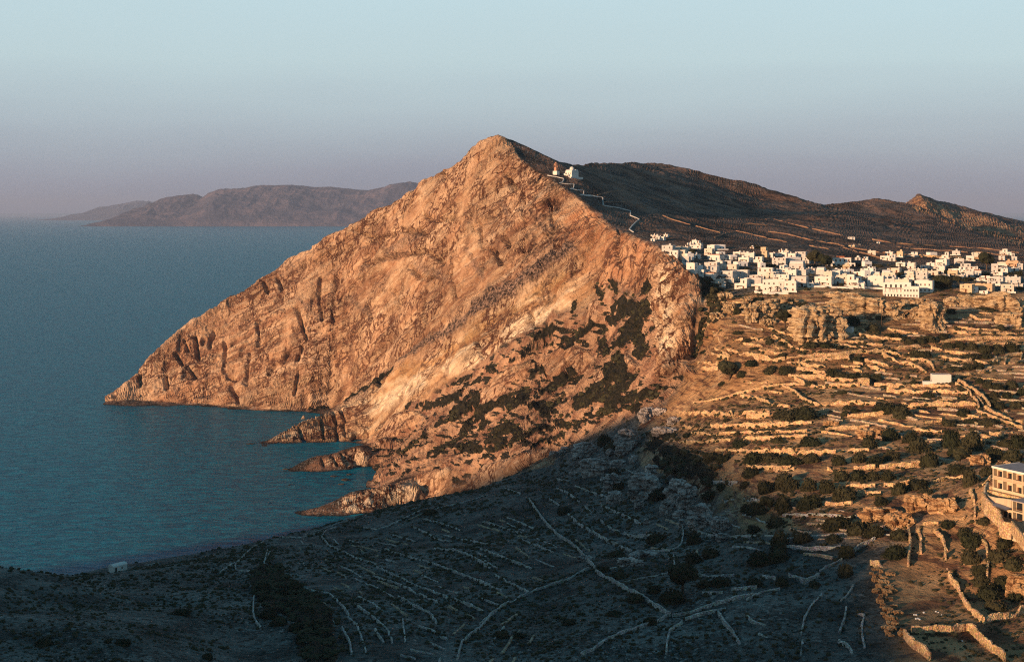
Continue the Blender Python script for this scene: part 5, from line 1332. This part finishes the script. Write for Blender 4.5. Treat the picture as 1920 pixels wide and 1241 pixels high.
    if r.random() < .45 and w > 4:                    # roof clutter: stairhead or water tank
        cx = r.uniform(-hx+1, hx-1); cy = dp*r.uniform(.35, .75); q_ = r.random()
        if q_ < .5: MB().box(cx-.8, cx+.8, cy-.8, cy+.8, fz-.5, fz+r.uniform(.9, 1.7)).build('roof_room', mat, o)
        else: MB().cyl(cx, cy, fz-.5, fz+.8, .55, .55, 10).build('water_tank', M_white4 if q_ < .75 else M_dark, o)
    if r.random() < .3 and w > 4.5 and not small:     # timber pergola over the terrace
        pg = MB(); px0 = r.uniform(-hx, 0); 
        for a_ in (px0, px0+2.6): pg.box(a_-.06, a_+.06, -2.4, -2.28, -2, 2.3)
        pg.box(px0-.3, px0+2.9, -2.6, -.01, 2.3, 2.42); pg.build('pergola', M_brown, o)
    if r.random() < .3 and w > 5 and not small:        # outside stair along the front
        st = MB(); n = 7
        for i in range(n): st.box(-hx+.3+i*.42, -hx+.3+(i+1)*.42-.003, -1.1, -.003, -2, fz*.5*(i+1)/n)
        st.build('stair', M_white, o); look.append('front stair')
    if r.random() < .35 and not small:                 # low yard wall
        MB().box(-hx-1.5, hx+1.0, -3.4, -3.1, -3.5, .9).build('yard_wall', M_white, o); look.append('yard wall')
    col = {'t':'tan','c':'cream','w':'shaded grey-white'}.get((fl.replace('2','') or 'x')[-1], 'white')
    st_ = 'two-storey' if two else 'low'
    kind = 'chapel' if ('d' in fl or 'b' in fl) else 'house'
    tag(o, None, kind, 'white buildings of the hilltop village')
    feat = [a for a in look if a not in ('plain box shape','set-back upper floor','chimney','front stair','yard wall')]
    vil.append((o, uc, (vt+vb)/2, f'{st_} {col} {kind}' + (f' with {feat[0]}' if feat and kind == 'house' else '')))
for ln in HV.strip().splitlines():
    f = ln.split(); ox, oy, k = REG[f[0]]
    for q in f[1:]:
        a = q.split(','); fl = a[4] if len(a) > 4 else ''
        n_ = [float(t_) for t_ in a[:4]]
        if int(ox+n_[0]*k) > 1912: continue
        house(ox+n_[0]*k, ox+n_[1]*k, oy+n_[2]*k, oy+n_[3]*k, fl)
used_ = [(a[1], a[2]) for a in vil]; rf = random.Random(5); n_ = 0
for k_ in range(4000):
    if n_ >= 62: break
    u = rf.uniform(1262, 1905); v = rf.uniform(478, 541)
    if v > 530 and u > 1745: continue
    lo = 470+max(0, (1330-u))*.35
    if v < lo or (u < 1330 and v > 500) or min((abs(u-a)*.75+abs(v-b)*1.6) for a, b in used_) < 11: continue
    if 1505 < u < 1568 and v < 512 or 1832 < u < 1868 and v < 515 or 1740 < u < 1785 and v > 512 or 1715 < u < 1750: continue
    w_ = rf.uniform(10, 19); h_ = rf.uniform(6.5, 13); used_.append((u, v-h_/2)); n_ += 1
    house(u-w_/2, u+w_/2, v-h_, v, rf.choice(['', '2', '2', 'w', '', 'r' if rf.random() < .2 else '', 'c' if rf.random() < .5 else '', 'b' if rf.random() < .3 else '']))
uniq(vil, VM)
# mansion with pink roofline
p = dhit(1577, 501); o = empty('mansion', (p[0], p[1]+2, gnd(*p)), R(-14)); tag(o, 'two-storey mansion with pink parapets and a row of dark arches below', 'mansion')
shell(MB(), -8, 8, 4, 12, -4, 6.9).build('wall', M_white, o); shell(MB(), -10.5, 11, 0, 4, -4, 3.0).build('arcade_wall', M_white, o)
MB().box(-8.2, 8.2, 3.8, 12.2, 6.92, 7.2).box(-3, 3, 3.7, 6, 7.2, 8.2).build('roof', M_red, o)
for i in range(6): MB().box(-9.3+i*3.5, -7.3+i*3.5, -.06, .2, 0, 2.2).build('arch', M_dark, o)
for i in range(5): MB().box(-7+i*3.2, -6+i*3.2, 3.94, 4.2, 3.8, 5.8).build('window', M_brown, o)
# arcaded block at the front of the village
p = dhit(1690, 558); o = empty('hotel_block', (p[0], p[1]+1, gnd(*p)), R(-20)); tag(o, 'arcaded white three-level block standing lowest at the village front', 'building')
shell(MB(), -11, 1.5, 0, 7, -3, 3.3).build('lower_wall', M_white, o); shell(MB(), 1.6, 11.5, -.8, 7, -3, 7.0).build('tower_wall', M_white, o)
shell(MB(), -12, 6, 7.05, 14, -3, 9.2).build('upper_wall', M_white, o)
for i in range(6): MB().box(-10.4+i*2, -9.6+i*2, -.06, .1, .4, 1.9).build('window', M_dark, o)
for z in (.4, 3.9):
    for i in range(5): MB().box(2.2+i*1.9, 2.95+i*1.9, -.86, -.7, z, z+1.3).build('window', M_dark, o)
for i in range(5): MB().cyl(-10+i*2.4, 2.0, 3.3, 5.6, .14, .14, 6).build('column', M_brown, o)
MB().box(-10.6, .4, 1.6, 2.4, 5.6, 5.8).box(-10.6, .4, 5.2, 5.4, 5.6, 5.8).build('pergola', M_brown, o)
for i in range(5): MB().box(-10.5+i*3.2, -9.4+i*3.2, 6.98, 7.2, 5.9, 7.9).build('window', M_dark, o)
p = dhit(1733, 549); o = empty('corner_house', (p[0], p[1]+1, gnd(*p)), R(-27)); tag(o, 'tall white corner house with a broad shaded blue side', 'house', 'white buildings of the hilltop village')
shell(MB(), -6, 5.5, 0, 8, -3, 8.0).build('wall', M_white, o)
for z in (1, 4.6):
    for i in range(4): MB().box(-5+i*2.7, -4.2+i*2.7, -.06, .1, z, z+1.3).build('window', M_dark if i % 2 else M_brown, o)
for i in range(4): MB().cyl(-5+i*.9, 3, 8, 9, .18, .12, 6).build('chimney_pot', M_white, o)
# white low wall at the village front
wv_ = []
for px_, h_ in [([(1515,539),(1560,540),(1600,542)],1.3),([(1608,541),(1640,542),(1658,543)],1.4),([(1415,549),(1440,552),(1478,552)],1.8)]:
    pl = drape(px_, 1.5); o = wall_mesh('boundary_wall', pl, h_, M_white, ragged=.02, lift=.5); tag(o, None, 'wall', 'white walls at the village front', 'thing'); wv_.append((o, px_[1][0], px_[1][1], 'low whitewashed boundary wall'))
uniq(wv_, VM)
# ------------------------------------------------------------------ hilltop church and its zigzag path
CH = (1060, 332); d_ = 1372.; cx_, cy_ = (1062-960)/F*d_, d_
o = empty('church', (cx_, cy_, 0), R(-40)); g0 = H-(336-HOR)/F*d_; o.location.z = g0-2.2
tag(o, 'white domed church on its walled platform high on the ridge', 'church')
MB().box(-5, 6, 0, 22, -6, 4.6).build('platform', M_white, o)
MB().box(-4.6, 4.2, 4, 16, 4.6, 10.2).build('nave_wall', M_white, o)
MB().vault(-4.6, 4.2, 4.2, 9.5, 10.15, 2.4).vault(-4.6, 4.2, 9.8, 15.8, 10.15, 2.6).build('vault_roof', M_white, o)
MB().cyl(0, 9.8, 10.2, 13.6, 2.6, 2.5, 14).dome(0, 9.8, 13.6, 2.5, 2.2, 14).build('dome', M_white, o)
MB().box(-6.4, -3.4, 2.5, 8, 4.6, 8.6).box(-4, 1.5, 1.5, 4, 4.6, 7.2).build('side_chapel', M_white, o)
for i in range(3): MB().box(-3.4+i*2.6, -2.7+i*2.6, 3.92, 4.1, 7.5, 9.0).build('window', M_dark, o)
MB().box(-.6, .6, 1.42, 1.6, 4.6, 6.6).build('door', M_brown, o)
d2_ = 1374.; xb_, yb_ = (1042.5-960)/F*d2_, d2_
o = empty('bell_tower', (xb_, yb_, H-(323-HOR)/F*d2_-2), R(-40)); tag(o, 'slender pink-brown bell tower left of the hilltop church', 'bell tower')
MB().box(-2.8, 2.8, -2, 2.5, -1, 3.2).build('base', M_white, o)
bt = MB(); bt.box(-1.5, 1.5, -1.5, 1.5, 3.2, 7.0)
for z0, z1, a in ((7.0, 9.4, 1.35), (9.7, 11.3, 1.05)):
    for sx_ in (-1, 1):
        for sy_ in (-1, 1): bt.box(sx_*a-.28, sx_*a+.28, sy_*a-.28, sy_*a+.28, z0, z1)
    bt.box(-a-.4, a+.4, -a-.4, a+.4, z1, z1+.3)
bt.cyl(0, 0, 11.6, 13.2, 1.0, .1, 8)
bt.build('tower_wall', m_plain('pink_stone', (.50,.27,.18), .9, .12, .5), o)
pl = [(1027,330),(1057,336),(1055,343),(1047,345),(1077,347),(1075,355),(1067,355),(1095,359),(1094,366),(1087,366),(1112,368),(1130,372),(1131,386),(1160,391),(1182,396),(1182,405),(1199,412),(1187,422),(1180,431),(1190,438)]
pp = []
for a, b in zip(pl[:-1], pl[1:]):
    for i in range(4):
        q = dhit(a[0]+(b[0]-a[0])*i/4, a[1]+(b[1]-a[1])*i/4)
        if q: pp.append(q)
pw = np.array(pp); s = np.concatenate([[0], np.cumsum(np.hypot(*np.diff(pw, axis=0).T))]); t_ = np.linspace(0, s[-1], int(s[-1]/3))
pw = np.stack([np.interp(t_, s, pw[:,0]), np.interp(t_, s, pw[:,1])], 1)
o = wall_mesh('parapet', pw, 1.1, M_white4, thick=.9, ragged=.03, lift=.3); tag(o, 'whitewashed parapet of the zigzag path climbing to the church', 'path wall', None, 'thing')
# ------------------------------------------------------------------ huts
def hut(u, vb, wpx, hpx, rz, name, mat, label, cat, dep=.8, door=None, vault=False):
    p = dhit(u, vb); x, y = p; s = y/F; w = wpx*s; h = hpx*s; dp = w*dep
    o = empty(name, (x, y, gnd(x, y)-.1), rz); tag(o, label, cat)
    mb = MB(); shell(mb, -w/2, w/2, 0, dp, -3, h, .25) if not vault else mb.box(-w/2, w/2, 0, dp, -2, h)
    mb.build('wall', mat, o)
    if vault: MB().vault(-dp/2, dp/2, -w/2+.02, w/2-.02, 0, h*.35).build('vault_roof', mat, o)
    if door is not None: MB().box(door*w-.45, door*w+.45, -.06, .1, 0, 1.9).build('door', M_dark, o)
    return o, w, h, dp
o, w, h, dp = hut(1766, 722, 34, 16.5, R(-8), 'white_hut', M_white, 'white flat-roofed hut standing alone on the terraces', 'hut', .6)
MB().box(-w/2-4.5, -w/2-.01, .5, dp*.7, -2, .8).build('porch', M_white, o); MB().box(-w/2-.06, -w/2+.1, 1.5, 2.3, .2, 2).build('door', M_dark, o)
MB().box(-w/2+1, w/2-1, 1, dp-1, h-.2, h-.05).build('roof', M_grey, o)
o, w, h, dp = hut(1620, 725, 20, 15, R(-10), 'stone_hut', M_wall, 'small square stone hut left of the white flat-roofed hut', 'hut', .9, -.3)
o, w, h, dp = hut(1591, 623, 13, 10, R(-35), 'shed', M_white, 'tiny white shed at the foot of the layered rock face', 'shed', .8)
MB().box(-w/2-.2, w/2+.2, -.2, dp+.2, h+.002, h+.15).build('roof', M_grey, o)
# coastal chapel
x_, d_ = dhit(208, 1072); z_ = gnd(x_, d_)+.3
o = empty('coastal_chapel', (x_, d_, z_), R(-38)); tag(o, 'small white vaulted chapel alone at the dark shore edge', 'chapel')
MB().box(-1.9, 1.9, 0, 7.5, -3, 2.2).build('wall', M_white, o)
rv = MB(); b = 0; n = 8
for y_ in (-.12, 7.62): rv.v += [(-2.05*math.cos(i*math.pi/n), y_, 2.2+.95*math.sin(i*math.pi/n)) for i in range(n+1)]
rv.f += [[i, i+1, n+2+i, n+1+i] for i in range(n)]+[[i for i in range(n+1)], [n+1+i for i in range(n+1)]]
rv.build('vault_roof', M_white, o); MB().box(1.88, 1.97, 1.0, 1.9, 0, 1.8).build('door', M_dark, o); MB().box(1.88, 1.97, 4.4, 5.1, .7, 1.4).build('window', M_dark, o)
# ------------------------------------------------------------------ hotel at the right edge
def frame_at(u, v, d): return ((u-960)/F*d, d, H-(v-HOR)/F*d)
ax, ay, az_ = frame_at(1869, 872, 425); fr = math.atan2(-.88, .47)           # facade runs right and towards the viewer
o = empty('hotel', (ax, ay, az_-8.2), fr); tag(o, 'cream two-storey hotel with brown shutters and long balconies', 'hotel')
# local x along the facade, local -y towards the sun (outward)
MB().box(0, 34, 0, 11, -7, 7.6).build('wall', M_cream, o)
MB().box(-.5, 34.5, -1.7, 11.5, 7.6, 7.95).build('roof', M_grey, o)
MB().box(-.55, 34.55, -1.85, -1.7, 7.45, 8.1).box(-.65, -.5, -1.7, 11.5, 7.45, 8.1).build('roof_edge', M_white, o)
MB().box(-.5, 34, -1.8, -.003, 3.9, 4.15).build('balcony_floor', M_cream, o); MB().box(-.9, 34, -3.4, -.003, -7, .2).build('terrace_base', M_wall, o)
for i in range(9):
    x0 = i*3.9
    MB().box(x0-.2, x0+.2, -1.75, -.003, .2, 3.9).box(x0-.2, x0+.2, -1.75, -.003, 4.15, 7.6).build('pier', M_cream, o)
    for z in (.25, 4.2):
        w_ = MB().box(x0+1.3, x0+2.6, -.06, .1, z, z+2.3).build('window', M_dark, o)
        for sx_ in (x0+.65, x0+2.65): MB().box(sx_, sx_+.6, -.12, -.03, z, z+2.3).build('shutter', M_brown, w_)
        MB().box(x0+.2, x0+3.7, -1.75, -1.65, z, z+.9).build('railing', M_tan if z > 1 else M_cream, o)
ax, ay, az_ = frame_at(1898, 936, 404)
o = empty('hotel_wing', (ax, ay, az_-7.0), fr); tag(o, 'cream lower hotel wing with large framed glass openings', 'hotel wing')
MB().box(0, 24, 1.6, 10, -6, 6.6).build('wall', M_cream, o); MB().box(-.3, 24.3, -.3, 10.3, 6.6, 6.9).build('roof', M_grey, o)
MB().box(0, 24, 0, 1.58, 3.1, 3.5).box(0, 24, 0, 1.58, -6, .2).build('floor_slab', M_cream, o)
for i in range(6):
    MB().box(i*4.2-.25, i*4.2+.25, 0, 1.58, .2, 3.1).box(i*4.2-.25, i*4.2+.25, 0, 1.58, 3.5, 6.6).build('pier', M_cream, o)
    for z in (.3, 3.6):
        g_ = MB().box(i*4.2+.5, i*4.2+3.7, 1.5, 1.62, z, z+2.4).build('window', M_dark, o)
        MB().box(i*4.2+.35, i*4.2+3.85, .02, .08, z+.55, z+.62).box(i*4.2+.35, i*4.2+3.85, .02, .08, z+.85, z+.92).build('railing', M_brown, o)
MB().box(-4.5, -.35, 1, 6, -6, 3.2).build('stair_block', M_cream, o)
for i in range(2): MB().box(-3.9+i*1.8, -2.9+i*1.8, .92, 1.1, .6, 2.4).build('window', M_dark, o)
def pts3(l): return np.array([frame_at(*q) for q in l])
def ribbon_wall(name, l, ht, drop, mat, label, thick=.5):
    a = pts3(l); s = np.concatenate([[0], np.cumsum(np.linalg.norm(np.diff(a, axis=0), axis=1))]); t_ = np.linspace(0, s[-1], max(3, int(s[-1]/.9)))
    a = np.stack([np.interp(t_, s, a[:, k]) for k in range(3)], 1)
    o = wall_mesh(name, a[:, :2], ht+drop, mat, thick=thick, ragged=.012, lift=0, drop=0, base=a[:, 2]-(ht+drop)/2)
    tag(o, label, 'wall', 'walls around the hotel', 'thing')
ribbon_wall('curved_wall', [(1852,903,436),(1847,912,430),(1847,922,424),(1854,929,418),(1866,932,413),(1882,934,409),(1898,936,405)], .2, 3.0, M_cream, 'curved cream wall round the hotel terrace', .6)
ribbon_wall('retaining_wall', [(1843,922,422),(1850,933,415),(1862,946,409),(1874,957,405),(1878,972,400),(1883,978,398),(1898,980,396)], .1, 5.0, M_wall, 'tall battered stone retaining wall below the hotel', .8)
ribbon_wall('sloping_wall', [(1898,976,396),(1908,990,388),(1922,1008,378),(1950,1040,365)], .1, 3.5, M_wall, 'sloping stone wall descending from the hotel wing', .7)
a = pts3([(1847,924,424),(1856,931,417),(1868,935,412),(1898,938,404)]); b = pts3([(1843,924,421),(1850,936,414),(1862,949,408),(1886,962,402)])
a[:, 2] = b[:, 2] = a[:, 2].mean()-1.2
MB().poly(list(a)+list(b[::-1]), [[0,1,6,7],[1,2,5,6],[2,3,4,5]]).poly([tuple(q-np.array([0,0,.3])) for q in list(a)+list(b[::-1])], [[7,6,1,0],[6,5,2,1],[5,4,3,2]]).build('terrace_floor', M_grey)
tag(bpy.data.objects['terrace_floor'], kind='structure')
# ------------------------------------------------------------------ utility poles, field stones
pl_ = []
for u, vb, hp in [(1653,616,42),(1750,641,20),(1904,621,24),(1770,621,30)]:
    p = dhit(u, vb); s = p[1]/F; h = hp*s
    o = MB().cyl(0, 0, -1, h, .16, .11, 6).box(-.9, .9, -.06, .06, h-.7, h-.55).build('utility_pole', M_bark); o.location = (p[0], p[1], gnd(*p))
    tag(o, None, 'utility pole', 'utility poles on the terraces'); pl_.append((o, u, vb, 'thin dark utility pole'))
uniq(pl_)
st = []
V_, F_ = ico(2)
for i, (x, y) in enumerate([(300,465),(335,482),(460,440),(660,432),(700,440),(755,478),(795,482),(330,548),(362,545),(392,556),(1092,905),(190,775)]):
    u, v = 1680+x/8.8, 1100+y/8.8; p = dhit(u, v)
    o = np_mesh('field_stone', V_*[.32, .28, .24]*(1+.2*math.sin(i)), F_, M_white2); o.location = (p[0], p[1], gnd(*p)+.12)
    tag(o, None, 'stone', 'pale stones in the lower field'); st.append((o, u, v, 'small pale stone lying in the dry field'))
uniq(st, [(1720,1150,'clump of three stones'),(1760,1150,'stony row'),(1804,1203,'field corner'),(1700,1190,'wall corner')])
# ------------------------------------------------------------------ sea air
def build_haze():
    m = bpy.data.materials.new('sea_haze'); m.use_nodes = True; t = m.node_tree; t.nodes.clear()
    out = t.nodes.new('ShaderNodeOutputMaterial'); v = t.nodes.new('ShaderNodeVolumePrincipled')
    v.inputs['Color'].default_value = (.50, .62, .90, 1); v.inputs['Density'].default_value = 2.1e-5; v.inputs['Anisotropy'].default_value = 0.0
    t.links.new(v.outputs[0], out.inputs['Volume'])
    me = bpy.data.meshes.new('haze'); b = MB().box(-60000, 60000, -1500, 90000, -40, 1100)
    me.from_pydata(b.v, [], b.f); me.materials.append(m)
    tag(link(bpy.data.objects.new('haze', me)), 'thin bluish sea haze fading the far islands', 'haze', kind='stuff')
build_haze()
